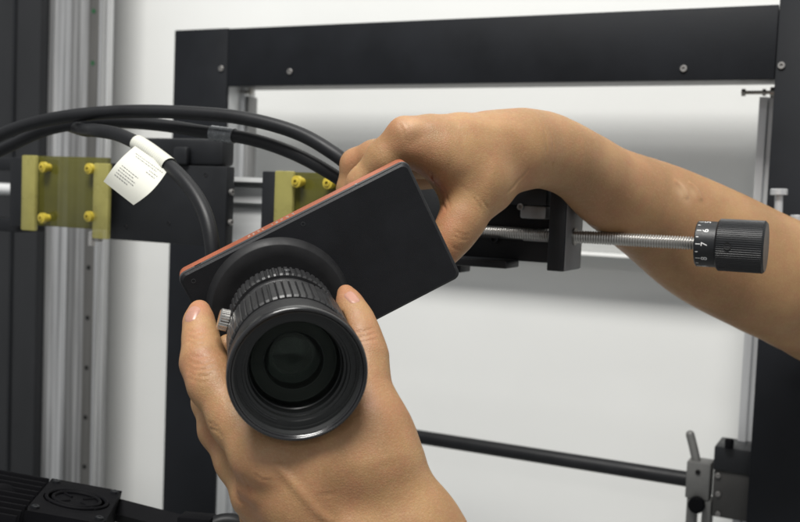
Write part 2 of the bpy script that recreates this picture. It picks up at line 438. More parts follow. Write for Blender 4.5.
# engraved ticks and digits on the dial (10 numbers round)
def wrap(x, s, r):   # s = arc length upwards from viewer line
    a = s / r; return Vector((x, -SN - r * math.cos(a), ax_z + r * math.sin(a)))
def b(bm):
    r = Rd + .00006
    for k in range(20):
        a = (k * 18 + 1); long = (k % 2 == 0)
        s = th(a) * Rd; w = .00022; L_ = .0026 if long else .0014
        vs = [bm.verts.new(wrap(xk0 + .0012 + q * L_, s + t * w, r)) for q, t in ((0, -1), (1, -1), (1, 1), (0, 1))]
        bm.faces.new(vs)
obj('tick_marks', b, M['white'], dial)
def glyph(txt):
    cu = bpy.data.curves.new('t', 'FONT'); cu.body = txt; cu.size = 1; cu.align_x = 'CENTER'; cu.align_y = 'CENTER'; cu.resolution_u = 6
    o = bpy.data.objects.new('t', cu); C.objects.link(o); dg = bpy.context.evaluated_depsgraph_get()
    me = bpy.data.meshes.new_from_object(o.evaluated_get(dg)); bpy.data.objects.remove(o)
    vs = [tuple(v.co) for v in me.vertices]; fs = [tuple(p.vertices) for p in me.polygons]; return vs, fs
for k, dg_ in enumerate('7654321098'):
    a = 36 * k + 1
    vs, fs = glyph(dg_)
    def b(bm):
        q = [bm.verts.new(wrap(xk0 + .0062 - y * .0050, th(a) * Rd + x * .0050, Rd + .00008)) for x, y, _ in vs]
        for f_ in fs: bm.faces.new([q[i] for i in f_])
    obj('digit', b, M['white'], dial)
# end plate (the black upright block the screw passes through)
ex0, ez0 = sx(550, 190); ex1, ez1 = sx(570, 272)
pt = .030
def b(bm): box(bm, (X(556), -SN - .017, ez1 + .001), (X(556) + .0105, -SN + .019, ez0 + .012), .0007)
# plate is turned so its narrow face looks at the viewer and its broad face to the right
obj('end_plate', b, M['anod2'], stage)
def b(bm):
    lathe(bm, (X(556) - .0012, -SN, ax_z), (1, 0, 0), [(0, .0036), (0, .0055), (.0135, .0055), (.0135, .0036)], 28)
obj('bushing', b, M['steeld'], stage)
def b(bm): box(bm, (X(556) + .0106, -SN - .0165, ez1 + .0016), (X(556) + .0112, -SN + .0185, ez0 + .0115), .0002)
obj('plate_lit_face', b, mat('lit_side_grey', (.16, .16, .165), .42, .2, var=.25, scale=60), stage)  # thin paler sheet: light on the plate's right side put into the colour
# carriage bed left of the plate
def b(bm): box(bm, (X(455), -SN + .008, sx(520, 262)[1]), (X(550) - .0005, -SN + .030, sx(520, 186)[1]), .0008)
obj('bed', b, M['anod'], stage)
def b(bm): box(bm, (X(455), -SN - .010, sx(500, 204)[1]), (X(549), -SN + .0078, sx(500, 186)[1]), .0008)
obj('upper_rail', b, M['anod2'], stage)
def b(bm): box(bm, (X(380), -SN - .016, sx(490, 266)[1]), (X(516), -SN + .0077, sx(490, 258.5)[1]), .0008)
obj('lower_rail', b, M['anod2'], stage)
def b(bm): box(bm, (X(523), -SN - .0095, sx(530, 218.5)[1]), (X(549), -SN + .0077, sx(530, 205.5)[1]), .0015)
obj('nut_block', b, M['alud'], stage)
def b(bm): box(bm, (X(523), -SN - .002, sx(530, 241)[1]), (X(549), -SN + .0077, sx(530, 236)[1]), .0008)
obj('nut_block', b, M['alud'], stage)
x, z = sx(495, 239, SN - .008); put('screw', small_mesh('screw', bolt_mesh, M['anod2']), stage, Fm(x, -SN + .0082, z) @ Matrix.Scale(.9, 4))
x, z = sx(526, 207); put('screw', bolt, stage, Fm(x, -SN - .0096, z) @ Matrix.Scale(.6, 4))
# silver extrusion behind, seen left and right of the camera
RN = SN - .050
xa, xb = X(205, 200, RN), X(450, 220, RN)
zt1 = rig(245, 177.5, RN)[1]; zb1 = rig(245, 240, RN)[1]
def b(bm):
    y = -RN; z1, z0 = zt1, zb1; h = z1 - z0
    q = [(-.012, 0), (-.012, .07), (-.002, .08), (.006, .10), (.006, .15), (-.004, .16), (-.004, .40), (.006, .43), (.006, .47), (.001, .50), (.001, .62), (.001, 1.0)]
    pr = [(y + a, z1 - t * h) for a, t in q] + [(y + .03, z0), (y + .03, z1)]
    a = [bm.verts.new((xa, yy, zz_)) for yy, zz_ in pr]; c = [bm.verts.new((xb, yy, zz_)) for yy, zz_ in pr]
    bm.faces.new(a[::-1]); bm.faces.new(c)
    for k in range(len(pr)): bm.faces.new((a[k], a[(k + 1) % len(pr)], c[(k + 1) % len(pr)], c[k]))
obj('rail', b, M['aluh'], stage, smooth=20)
# left black gearbox block
gx0, gz0 = rig(108, 167, SN); gx1, gz1 = rig(225, 238, SN)
def b(bm): box(bm, (gx0, -SN, rig(108, 239, SN)[1]), (gx1, -SN + .010, rig(225, 166.5, SN)[1]), .001)
gb = obj('side_block', b, M['anod'], stage)
def b(bm): box(bm, (rig(128, 150, SN)[0], -SN + .002, rig(225, 166.5, SN)[1] + .0003), (gx1 - .006, -SN + .018, rig(180, 138, SN)[1]), .003)
obj('top_block', b, M['anod'], stage)
def b(bm): box(bm, (rig(176, 150, SN)[0], -SN - .004, rig(225, 166.5, SN)[1] + .0003), (rig(190, 150, SN)[0], -SN + .0017, rig(180, 147, SN)[1]), .002)
obj('top_block', b, M['anod2'], stage)
hole_me = small_mesh('screw_hole', lambda bm: lathe(bm, (0, 0, 0), (0, -1, 0), [(0, .0016), (.0003, .0014), (-.001, .0012), (-.001, 0)], 14), M['hole'])
for u, v in ((206, 175), (126, 227), (169, 223.5)):
    x, z = rig(u, v, SN); put('screw_hole', hole_me, gb, Fm(x, -SN - .0001, z))
for v in (192, 222):
    x, z = rig(226.5, v, SN - .01)
    put('screw', bolt, stage, Fm(gx1 + .0002, -SN + .005, z) @ Matrix.Rotation(math.radians(90), 4, 'Z') @ Matrix.Scale(.7, 4))
# far left end: bearing block and shaft
lx0, lz0 = rig(-30, 154, SN); lx1, lz1 = rig(21, 231, SN)
def b(bm):
    box(bm, (rig(10, 154, SN)[0], -SN, rig(10, 226, SN)[1]), (rig(23, 154, SN)[0] - .0004, -SN + .04, rig(10, 157, SN)[1]), .001)
    box(bm, (lx0 - .05, -SN + .01, rig(0, 232, SN)[1]), (rig(10, 154, SN)[0] - .0003, -SN + .04, rig(0, 219, SN)[1]), .001)
    box(bm, (lx0 - .05, -SN + .01, rig(0, 170, SN)[1]), (rig(10, 154, SN)[0] - .0003, -SN + .04, rig(0, 157.5, SN)[1]), .001)
obj('bearing_block', b, M['anod'], stage)
zsft = rig(5, 189, SN)[1]
def b(bm): cyl(bm, (lx0 - .06, -SN + .02, zsft), (rig(12, 189, SN)[0], -SN + .02, zsft), .0055, 24)
obj('shaft', b, M['aluh'], stage)
# centre black block carrying the second guard
bx0 = rig(262, 175, SN)[0]
def b(bm): box(bm, (bx0, -SN, rig(262, 260, SN)[1]), (rig(277, 172, SN)[0], -SN + .012, rig(262, 171, SN)[1]), .001)
obj('side_block', b, M['anod2'], stage)
def b(bm): box(bm, (rig(277, 172, SN)[0] + .0003, -SN + .012, rig(300, 262, SN)[1]), (X(455) - .0003, -SN + .03, rig(300, 178, SN)[1]), .001)
obj('bed', b, M['anod'], stage)

# yellow acrylic guards
def guard(u0, v0, u1, v1, label, strips, screws, n=SN + .010):
    x0, z1 = rig(u0, v0, n); x1, z0 = rig(u1, v1, n)
    g = thing('acrylic_guard', label, 'acrylic guard', F, (x0, -n, z0), 'yellow acrylic guards on the linear stage')
    def b(bm): box(bm, (x0, -n, z0), (x1, -n + .004, z1), .0004)
    obj('pane', b, M['acr'], g)
    for a, c, va, vb in strips:
        xa_, za_ = rig(a, va, n + .004); xb_, zb_ = rig(c, vb, n + .004)
        def b(bm): box(bm, (xa_, -n - .0045, zb_), (xb_, -n - .0003, za_), .0012)
        obj('strip', b, M['acrl'], g)
    for u, v in screws:
        x, z = rig(u, v, n + .008)
        def b(bm):
            lathe(bm, (x, -n - .0072, z), (.1, 1, 0), [(0, 0), (0, .0030), (.0003, .0041), (.0035, .0041), (.004, .0030), (.0074, .0030)], 24)
            lathe(bm, (x, -n - .0073, z), (0, 1, 0), [(-.0008, .0012), (-.0006, .0022), (.0002, .0024)], 20)
        obj('spacer_screw', b, M['yel'], g)
    return g
guard(24, 155.5, 106, 230, 'left yellow acrylic guard with four round screws before the aluminium column',
      [(22, 34.5, 155, 231), (93.5, 107.5, 163, 239.5)], [(41, 167), (87, 168.5), (40, 218), (86.5, 216.5)])
guard(276, 171.5, 413, 250, 'second yellow acrylic guard half hidden behind the top edge of the camera',
      [(275, 291, 170.5, 246), (399, 414, 175, 250)], [(295, 181.5), (326.5, 183)])
# small clamp screws under the left guard
q = thing('clamp_screw', 'small shiny clamp screw hanging under the left yellow guard', 'screw', F, (rig(92, 240, SN)[0], -SN + .01, rig(92, 245, SN)[1]))
def b(bm):
    x, z = rig(90, 236, SN - .01); cyl(bm, (x, -SN + .012, z + .004), (x, -SN + .012, z - .008), .0028, 16, .0004)
obj('shank', b, M['steel'], q)
def b(bm):
    x, z = rig(90, 236, SN - .01); cyl(bm, (x + .007, -SN + .012, z + .004), (x + .007, -SN + .012, z - .004), .0036, 16, .0004)
obj('thumb_nut', b, M['steeld'], q)

# ================================================================== CABLES
def cable(name, label, px, r, group='thick black cables'):
    pts = spline([P(*p) for p in px], 14)
    t = thing(name, label, 'cable', MC, px[0] and tuple(P(*px[0])), group)
    def b(bm): tube(bm, pts, r, 22)
    obj('jacket', b, M['rubber'], t, frame=MC, smooth=60)
    return t, pts
cable('cable', 'upper thick black cable arching from the left edge to the gripping hand',
      [(-60, 172, 700), (-20, 146, 690), (20, 127, 680), (70, 116, 665), (130, 111.5, 650), (190, 113, 635), (245, 118.5, 622), (295, 132, 610), (330, 151, 600), (352, 170, 598), (365, 200, 600)], 4.35)
c2, p2 = cable('cable', 'lower thick black cable with a small silver sleeve beneath the upper one',
      [(-60, 190, 715), (-20, 162, 705), (10, 146, 700), (50, 129, 690), (100, 122, 676), (155, 124.5, 660), (205, 132, 645), (250, 139, 632), (290, 152, 620), (325, 170, 610), (350, 188, 608), (370, 215, 610)], 4.15)
def b(bm):
    q = [p for p in p2 if 209 <= 400 + 1000 * p[0] / p[2] <= 236]
    tube(bm, q, 4.9, 22)
sl = obj('sleeve', b, mat('clear_silver_sleeve', (.17, .18, .19), .25, .3, var=.3, scale=300), c2, frame=MC, smooth=60)
def b(bm):
    q = [p for p in p2 if 213 <= 400 + 1000 * p[0] / p[2] <= 233]
    for a, c in ((0, .4), (.55, .95)):
        i0, i1 = int(a * (len(q) - 1)), max(int(c * (len(q) - 1)), int(a * (len(q) - 1)) + 1)
        for dy in (-1.6,):
            A = q[i0] + np.array([0, dy, -4.75]); B_ = q[i1] + np.array([0, dy, -4.75])
            vs = [bm.verts.new(A + np.array([0, -.6, 0])), bm.verts.new(B_ + np.array([0, -.6, 0])), bm.verts.new(B_ + np.array([0, .6, 0])), bm.verts.new(A + np.array([0, .6, 0]))]
            bm.faces.new(vs)
obj('printed_mark', b, M['hole'], sl, frame=MC)
c3, p3 = cable('tagged_cable', 'black cable with a folded white paper label dropping behind the camera',
      [(58, 124, 735), (70, 126, 705), (84, 130, 660), (96, 130.5, 634), (118, 134.5, 618), (140, 145, 604), (160, 159, 592), (178, 174, 580), (194, 193, 570), (205, 214, 562), (211, 238, 557), (213, 262, 556), (212, 290, 560)], 4.3, None)
# paper label: rolled sleeve round the cable and a curved flag hanging from it
q = [p for p in p3 if 136.5 <= 400 + 1000 * p[0] / p[2] <= 170]
def b(bm): tube(bm, spline(q, 12), lambda t: 4.95 + .16 * math.sin(t * 120) + .1, 28, cap=False)
tg = obj('paper_label', b, M['paper'], c3, frame=MC, smooth=60)
# flag corners in picture: (134,143) (168,166) (133,205) (103,182)
def flagpt(a, t):    # a along cable 0..1, t away from the cable 0..1
    A = np.array([137 - 2, 146.]) * (1 - a) + np.array([168.5, 169.]) * a
    B_ = np.array([103.5, 181.5]) * (1 - a) + np.array([133.5, 205.]) * a
    uv = A * (1 - t) + B_ * t
    bow = math.sin(t * math.pi) * 3.8
    uv = uv + np.array([-.66, -.75]) * bow * (1 if a < .5 else 1) * (1 - 2 * a * 1.0) * .6 + np.array([.2, .9]) * bow * a * .35
    d = 592 - 8 * a - 24 * t + 14 * t * t - 4 * math.sin(t * 3.1)
    return P(uv[0], uv[1], d)
def b(bm):
    n = 14; g = [[bm.verts.new(flagpt(i / n, j / n)) for j in range(n + 1)] for i in range(n + 1)]
    g2 = [[bm.verts.new(flagpt(i / n, j / n) + np.array([0, 0, .35])) for j in range(n + 1)] for i in range(n + 1)]
    for i in range(n):
        for j in range(n):
            bm.faces.new((g[i][j], g[i + 1][j], g[i + 1][j + 1], g[i][j + 1])); bm.faces.new((g2[i][j], g2[i][j + 1], g2[i + 1][j + 1], g2[i + 1][j]))
    for i in range(n):
        for ga, gb_ in ((g[i], g[i + 1]),):
            bm.faces.new((g[i][0], g2[i][0], g2[i + 1][0], g[i + 1][0])); bm.faces.new((g[i][n], g[i + 1][n], g2[i + 1][n], g2[i][n]))
            bm.faces.new((g[0][i], g[0][i + 1], g2[0][i + 1], g2[0][i])); bm.faces.new((g[n][i], g2[n][i], g2[n][i + 1], g[n][i + 1]))
flag = obj('label_flag', b, M['paper'], tg, frame=MC, smooth=60)
def stroke(bm, a0, t0, a1, t1, w):
    A0 = flagpt(a0, t0); A1 = flagpt(a1, t1); d = A1 - A0; nn = np.cross(d, [0, 0, 1.]); nn = nn / np.linalg.norm(nn) * w; o = np.array([0, 0, -.25])
    bm.faces.new([bm.verts.new(x) for x in (A0 - nn + o, A1 - nn + o, A1 + nn + o, A0 + nn + o)])
def b(bm):
    rr = random.Random(5)
    for t, a0, a1 in ((.74, .12, .5), (.68, .12, .62), (.62, .12, .62), (.56, .12, .5), (.50, .12, .58), (.12, .15, .95), (.17, .2, .8), (.24, .66, .9), (.30, .62, .86)):
        a = a0
        while a < a1:
            l = rr.uniform(.02, .06); stroke(bm, a, t, min(a + l, a1), t, .2); a += l + .018
obj('printed_text', b, M['ink'], tg, frame=MC)

# ================================================================== LOWER RIGHT: ROD AND FIXTURE
KN = .0
_n = -.03
ra = Vector((rig(380, 432, -.06)[0], .06, rig(380, 432, -.06)[1])); rb = Vector((rig(690, 479.5, _n)[0], -_n, rig(690, 479.5, _n)[1]))
ra.z = rb.z; 
t = thing('support_rod', 'thick black rod running level behind the lower hand to the grey clamp', 'rod', F, (rb.x - .1, -_n, rb.z))
def b(bm): cyl(bm, (rig(330, 440, _n)[0], -_n, rb.z), (rb.x + .004, -_n, rb.z), .0064, 28, .0008)
obj('bar', b, M['rubber'], t)
cl = thing('rod_clamp', 'grey metal clamp with lever and black knob holding the right end of the rod', 'clamp', F, (rb.x, -_n, rb.z - .05))
def G(u, v, n=_n + .008): return rig(u, v, n)
def b(bm): box(bm, (G(687, 460)[0], -_n - .008, G(700, 500)[1]), (G(711, 460)[0], -_n + .012, G(700, 463)[1]), .001)
obj('clamp_body', b, M['greymet'], cl)
def b(bm):
    a = G(686.5, 500)[0]; e = G(711, 500)[0]; w = (e - a) * .36
    box(bm, (a, -_n - .007, G(700, 560)[1]), (a + w, -_n + .010, G(700, 500)[1] - .0002), .0005)
    box(bm, (e - w, -_n - .007, G(700, 560)[1]), (e, -_n + .010, G(700, 500)[1] - .0002), .0005)
obj('clamp_jaw', b, M['greymet'], cl)
def b(bm):
    tube(bm, spline([(G(695, 462)[0], -_n, G(695, 464)[1]), (G(691.5, 450)[0], -_n + .001, G(692, 450)[1]), (G(688, 437)[0], -_n + .002, G(688, 437)[1])], 6), .0036, 18)
    bmesh.ops.create_uvsphere(bm, u_segments=16, v_segments=10, radius=.0036, matrix=Matrix.Translation((G(688, 437)[0], -_n + .002, G(688, 437)[1])))
obj('lever', b, M['greymet'], cl)
def b(bm):
    x, z = G(696, 505.5, _n + .014); lathe(bm, (x, -_n - .0082, z), (0, -1, 0), [(0, 0), (0, .0060), (.0008, .0066), (.006, .0066), (.0068, .0058), (.0068, 0)], 28)
obj('clamp_knob', b, M['fanblk'], cl)
x, z = G(698, 472); put('screw', small_mesh('screw', bolt_mesh, M['hole']), cl, Fm(x, -_n - .0075, z) @ Matrix.Scale(.6, 4))
cr = thing('carriage', 'dark carriage block with three small screws beside the clamp on the right upright', 'carriage', F, (G(730, 500)[0], -_n, G(730, 520)[1]))
def b(bm): box(bm, (G(713.5, 470)[0], -_n - .006, G(730, 520)[1]), (G(752, 470)[0] + .006, -_n + .03, G(730, 473)[1]), .001)
pb = obj('plate', b, M['greyplate'], cr)
def b(bm): box(bm, (G(713, 470)[0], -_n - .008, G(730, 473)[1] + .0003), (G(752, 470)[0] + .004, -_n + .03, G(730, 448)[1]), .0012)
obj('block', b, M['anod2'], cr)
for v in (475.5, 494, 514):
    x, z = G(716.5, v); put('screw', bolt, pb, Fm(x + .001, -_n - .0061, z) @ Matrix.Scale(.62, 4))
def b(bm):
    x, z = G(729.5, 440, -.02); lathe(bm, (x, .02, G(730, 448)[1] + .0004), (0, 0, 1), [(0, 0), (0, .0034), (.006, .0036), (.0075, .0028), (.0078, 0)], 20)
obj('stop_button', b, M['fanblk'], cr)

# ================================================================== LOWER LEFT: HEAT SINK WITH FAN
# local frame: a slab seen from above, tilted as in the picture
def plane_frame(o, ux, uy):
    o, ux, uy = map(np.array, (o, ux, uy)); x = (ux - o); sx_ = np.linalg.norm(x); x = x / sx_; y = uy - o; y = y - x * y.dot(x); sy_ = np.linalg.norm(y); y /= sy_; z = np.cross(x, y)
    W = [w_of(o)] ; Rm = R_WC @ np.array([x, y, z]).T / 1000
    return Matrix([[*Rm[i], W[0][i]] for i in range(3)] + [[0, 0, 0, 1]]), sx_, sy_
# top face corners in picture: back-left (62,480), back-right (125,493), front-left (22,510)
HF, hx, hy = plane_frame(P(25, 510, 560), P(104, 524, 566), P(62, 480, 632))
# make sure local z points up
zup = (HF.to_3x3() @ Vector((0, 0, 1))).z
sg = 1 if zup > 0 else -1
fan = thing('cooling_fan', 'black square cooling fan on a finned heat sink in the lower left corner', 'cooling fan', HF, (hx / 2, hy / 2, -30 * sg))
W_ = hx
def b(bm):   # housing: a square body with a round grille opening
    n = 48; zt_ = 0; cx_, cy_ = W_ / 2, hy / 2
    R1 = min(W_, hy) * .44
    top_o = []; top_i = []; low = []
    for k in range(n):
        a = 2 * math.pi * k / n; ca, sa = math.cos(a), math.sin(a); m_ = 1 / max(abs(ca) / (W_ / 2), abs(sa) / (hy / 2))
        top_o.append(bm.verts.new((cx_ + ca * m_, cy_ + sa * m_, 0))); top_i.append(bm.verts.new((cx_ + ca * R1, cy_ + sa * R1, 0)))
        low.append(bm.verts.new((cx_ + ca * R1, cy_ + sa * R1, -6 * sg)))
    for k in range(n):
        j = (k + 1) % n
        bm.faces.new((top_o[k], top_o[j], top_i[j], top_i[k])); bm.faces.new((top_i[k], top_i[j], low[j], low[k]))
    bm.faces.new(low)
    for (x0, y0, x1, y1) in ((0, 0, W_, .0), (0, hy, W_, hy), (0, 0, 0, hy), (W_, 0, W_, hy)):
        bm.faces.new([bm.verts.new(p) for p in ((x0, y0, -.01 * sg), (x1, y1, -.01 * sg), (x1, y1, -26 * sg), (x0, y0, -26 * sg))])
obj('housing', b, M['fanblk'], fan, frame=HF)
for rr_, w in ((.40, 1.1), (.31, 1.1)):
    def b(bm):
        R1 = min(W_, hy) * rr_; pts = [(W_ / 2 + R1 * math.cos(t), hy / 2 + R1 * math.sin(t), .3 * sg) for t in np.linspace(0, 2 * math.pi, 49)]
        tube(bm, pts, w, 10, cap=False)
    obj('grille_ring', b, M['fanblk'], fan, frame=HF)
for k in range(4):
    def b(bm):
        t = math.pi / 4 + k * math.pi / 2; R1 = min(W_, hy) * .44
        tube(bm, [(W_ / 2 + R1 * .25 * math.cos(t), hy / 2 + R1 * .25 * math.sin(t), 0), (W_ / 2 + R1 * math.cos(t), hy / 2 + R1 * math.sin(t), 0)], .8, 8)
    obj('grille_bar', b, M['fanblk'], fan, frame=HF)
def b(bm): lathe(bm, (W_ / 2, hy / 2, -5 * sg), (0, 0, sg), [(0, 0), (0, hy * .2), (4.2, hy * .2), (4.8, hy * .18), (4.8, 0)], 32)
obj('hub', b, M['fanblk'], fan, frame=HF)
for fx_, fy_ in ((.09, .1), (.91, .1), (.09, .9), (.91, .9)):
    def b(bm): lathe(bm, (W_ * fx_, hy * fy_, .05 * sg), (0, 0, sg), [(0, 0), (0, 2.3), (1.2, 2.3), (1.6, 1.7), (1.6, .9), (.8, .8), (.8, 0)], 18)
    obj('screw', b, M['anod2'], fan, frame=HF)
hs = thing('heat_sink', 'black finned heat sink left of the cooling fan in the bottom corner', 'heat sink', HF, (-30, hy / 2, -30 * sg))
def b(bm): box(bm, (-60, -10, min(-22 * sg, -30 * sg)), (W_ * .1, hy * 1.02, max(-22 * sg, -30 * sg)))
obj('base', b, M['fanblk'], hs, frame=HF)
finm = small_mesh('fin', lambda bm: box(bm, (-60, -1.0, -15.8), (-1.2, 1.0, 6.), .4), M['fanblk'])
for k in range(9):
    y = hy * .97 - k * (hy / 7.0)
    put('fin', finm, hs, HF @ Matrix.Translation((0, y, -6 * sg)) )
# dark bar along the bottom edge
br = thing('base_bar', 'black bar along the bottom edge between the fan and the hand', 'bar', MC, tuple(P(150, 520, 600)))
def b(bm):
    a = P(90, 503, 640); e = P(262, 548, 600); 
    tube(bm, [a, e], 7.5, 4)
obj('bar', b, M['fanblk'], br, frame=MC)
jb = thing('connector_block', 'small black connector block on the bar at the bottom edge beside the wrist', 'connector', MC, tuple(P(200, 520, 590)))
bf, _, _ = plane_frame(P(176, 532, 585), P(208, 535, 583), P(188, 520, 612))
def b(bm): box(bm, (0, 0, -12), (20, 15, 9), 1.2)
obj('body', b, M['fanblk'], jb, frame=bf)
def b(bm): tube(bm, spline([P(206, 530, 590), P(222, 522, 592), P(240, 524, 592), P(262, 540, 592)], 6), 5, 16)
obj('lead', b, M['rubber'], jb, frame=MC)
kb = thing('round_knob', 'black round knob cut by the left edge above the heat sink', 'knob', MC, tuple(P(-4, 505, 600)))
def b(bm): lathe(bm, P(-4, 505, 600), (.55, -.25, -.8), [(0, 0), (0, 11), (5, 12), (12, 12), (13, 10.5), (13, 7), (11, 6), (11, 0)], 32)
obj('grip', b, M['fanblk'], kb, frame=MC)

# ================================================================== THE CAMERA IN THE HANDS
RB = np.array([[0.8872, 0.4199, -0.1912], [-0.4563, 0.8598, -0.2291], [0.0682, 0.2905, 0.9545]])
RB = RB @ np.diag([1., -1., -1.])               # local: X along the top edge, Y up the face, Z out of the face
cB = P(279.33, 307.9, 500)
BFc = Matrix([[*RB[i], cB[i]] for i in range(3)] + [[0, 0, 0, 1]])
BF = MC @ BFc
XL, XR, YT, YB = -36.7, 89.8, 37.6, -29.8
TH = 13.5
def rrect(x0, x1, y0, y1, c, rr=0, n=5):
    """rectangle with cut corners; c = size of cut"""
    out = []
    for (cx_, cy_, a0) in ((x1 - c, y1 - c, 0), (x0 + c, y1 - c, 90), (x0 + c, y0 + c, 180), (x1 - c, y0 + c, 270)):
        for k in range(n + 1):
            a = math.radians(a0 + 90 * k / n); out.append((cx_ + c * math.cos(a), cy_ + c * math.sin(a)))
    return out
camt = thing('industrial_camera', 'black industrial camera with copper top edge and large lens held in both hands', 'camera', BF, (27, 4, -TH))
def slab(bm, x0, x1, y0, y1, c, z0, z1, bev=0): prism(bm, rrect(x0, x1, y0, y1, c), z0, z1, bev)
# front plate with the round bezel opening
def b(bm):
    n = 96
    # dense outer loop matched by angle to the hole
    hole = []; rim = []
    pr = [(36.2, 0.0), (36.0, .5), (33.6, 4.2), (33.0, 4.5), (27, 4.2), (24, 3.6), (20.5, 3.4)]
    x0, x1, y0, y1 = XL + 1.5, XR - 1.5, YB + 1.5, YT - 1.5
    # the bezel is wider than the plate below: clip its circle to the plate
    loops = []
    for r, z in pr:
        L_ = []
        for k in range(n):
            a = 2 * math.pi * k / n; x = r * math.cos(a); y = max(r * math.sin(a), y0 + .9 + (36.2 - r) * .02); x = max(x, x0 + .4)
            L_.append(bm.verts.new((x, y, z)))
        loops.append(L_)
    for A, B_ in zip(loops, loops[1:]):
        for k in range(n): bm.faces.new((A[k], A[(k + 1) % n], B_[(k + 1) % n], B_[k]))
obj('bezel', b, M['lensmat'], camt, frame=BF, smooth=50)
def b(bm):
    # plate face = rounded rectangle with the bezel circle cut out (fan of quads), plus rim
    x0, x1, y0, y1 = XL + 1.5, XR - 1.5, YB + 1.5, YT - 1.5
    n = 96; inner = []; outer = []
    def sup(ca, sa, cx_, cy_):   # ray from lens axis to the rounded rectangle
        t = 1e9
        if ca > 1e-6: t = min(t, x1 / ca)
        if ca < -1e-6: t = min(t, x0 / ca)
        if sa > 1e-6: t = min(t, y1 / sa)
        if sa < -1e-6: t = min(t, y0 / sa)
        x, y = ca * t, sa * t; c = 3.2
        for qx, qy in ((x1 - c, y1 - c), (x0 + c, y1 - c), (x0 + c, y0 + c), (x1 - c, y0 + c)):
            sxn = 1 if qx > 0 else -1; syn = 1 if qy > 0 else -1
            if (x - qx) * sxn > 0 and (y - qy) * syn > 0:
                B2 = ca * qx + sa * qy; Cc = qx * qx + qy * qy - c * c; D = B2 * B2 - Cc
                if D > 0: t = B2 + math.sqrt(D); x, y = ca * t, sa * t
        return x, y
    angs = sorted(set([2 * math.pi * k / n for k in range(n)] + [math.atan2(y, x) % (2 * math.pi) for x, y in rrect(x0, x1, y0, y1, 4.2)]))
    for a in angs:
        ca, sa = math.cos(a), math.sin(a); r = 36.2
        ox, oy = sup(ca, sa, 0, 0)
        ix, iy = r * ca, r * sa; iy = max(iy, y0 + .9); ix = max(ix, x0 + .4)
        if math.hypot(ix, iy) > math.hypot(ox, oy) - .2: ix, iy = ox * .992, oy * .992
        outer.append((ox, oy)); inner.append((ix, iy))
    vo = [bm.verts.new((x, y, 0)) for x, y in outer]; vi = [bm.verts.new((x, y, 0)) for x, y in inner]
    sc = lambda x, y, d: (x - math.copysign(d, x), y - math.copysign(d, y))
    v2 = [bm.verts.new((x + math.copysign(1.1, x), y + math.copysign(1.1, y), -1.0)) for x, y in outer]
    v3 = [bm.verts.new((x + math.copysign(1.1, x), y + math.copysign(1.1, y), -1.6)) for x, y in outer]
    m = len(angs)
    for k in range(m):
        j = (k + 1) % m
        bm.faces.new((vo[k], vo[j], vi[j], vi[k])); bm.faces.new((v2[k], v2[j], vo[j], vo[k])); bm.faces.new((v3[k], v3[j], v2[j], v2[k]))
fp = obj('front_plate', b, [M['plate'], M['plate']], camt, frame=BF, smooth=25)
for p in fp.data.polygons:
    if abs(p.normal.z) < .97: p.material_index = 1

def b(bm): slab(bm, XL, XR, YB, YT, 3.4, -4.8, -1.5, .3)
obj('edge_band', b, M['bevelgrey'], camt, frame=BF)
def b(bm): slab(bm, XL + .1, XR - .1, YB + .1, YT - .1, 3.3, -5.4, -4.82)
obj('trim_line', b, M['copperlight'], camt, frame=BF)
def b(bm): slab(bm, XL, XR, YB, YT, 3.4, -TH, -5.42, .5)
hou = obj('housing', b, M['copper'], camt, frame=BF)
def b(bm):
    box(bm, (XL + 6, YB + 5, -TH - 12), (XR - 6, YT - 5, -TH - .02), .5)
    for k in range(16): box(bm, (XL + 10 + k * 6.8, YB + 6, -TH - 22), (XL + 13 + k * 6.8, YT - 6, -TH - 12.02), .3)
obj('cooling_fins', b, M['anod'], camt, frame=BF)
# engraved lettering on the copper top side: unreadable at this angle, small pale strokes
def b(bm):
    rr = random.Random(8)
    x = 2.0
    for wlen in (4, 5):
        for k in range(wlen):
            w = rr.uniform(1.5, 2.3)
            for s in range(3):
                xs_ = x + rr.uniform(0, w * .6); z0_ = -9.5 + rr.uniform(-.6, .6)
                vs = [bm.verts.new(p) for p in ((xs_, YT + .03, z0_ - 1.6), (xs_ + .45, YT + .03, z0_ - 1.6), (xs_ + .9, YT + .03, z0_ + 2.2), (xs_ + .45, YT + .03, z0_ + 2.2))]
                bm.faces.new(vs)
            x += w + 1.0
        x += 2.2
obj('lettering', b, M['copperlight'], hou, frame=BF)
def b(bm): box(bm, (-27, YT + .0, -4.0), (-23.5, YT + .3, -2.9), .1)
obj('catch', b, M['hole'], camt, frame=BF)
def b(bm): cyl(bm, (62, YT - .2, -3.4), (62, YT + .35, -3.4), .8, 14)
obj('pin', b, M['steel'], camt, frame=BF)
def sc_m(bm): lathe(bm, (0, 0, 0), (0, 0, 1), [(-.2, 1.35), (.10, 1.35), (.12, 1.1), (-.55, .95), (-.6, 0)], 20)
scm = small_mesh('screw', sc_m, M['hole']); rim_ = small_mesh('screw', sc_m, M['bevelgrey'])
from itertools import product
def face_xy(u, v):
    d = P(u, v, 1.0); d = np.array([(u - 400) / 1000., (v - 261) / 1000., 1.]); n = RB[:, 2]; t = cB.dot(n) / d.dot(n); q = RB.T @ (d * t - cB); return q[0], q[1]
for u, v in ((193.5, 281), (303, 224)):
    x, y = face_xy(u, v); put('screw', rim_, fp, BF @ Matrix.Translation((x, y, .02)) @ Matrix.Diagonal((.8, .8, 1, 1)))

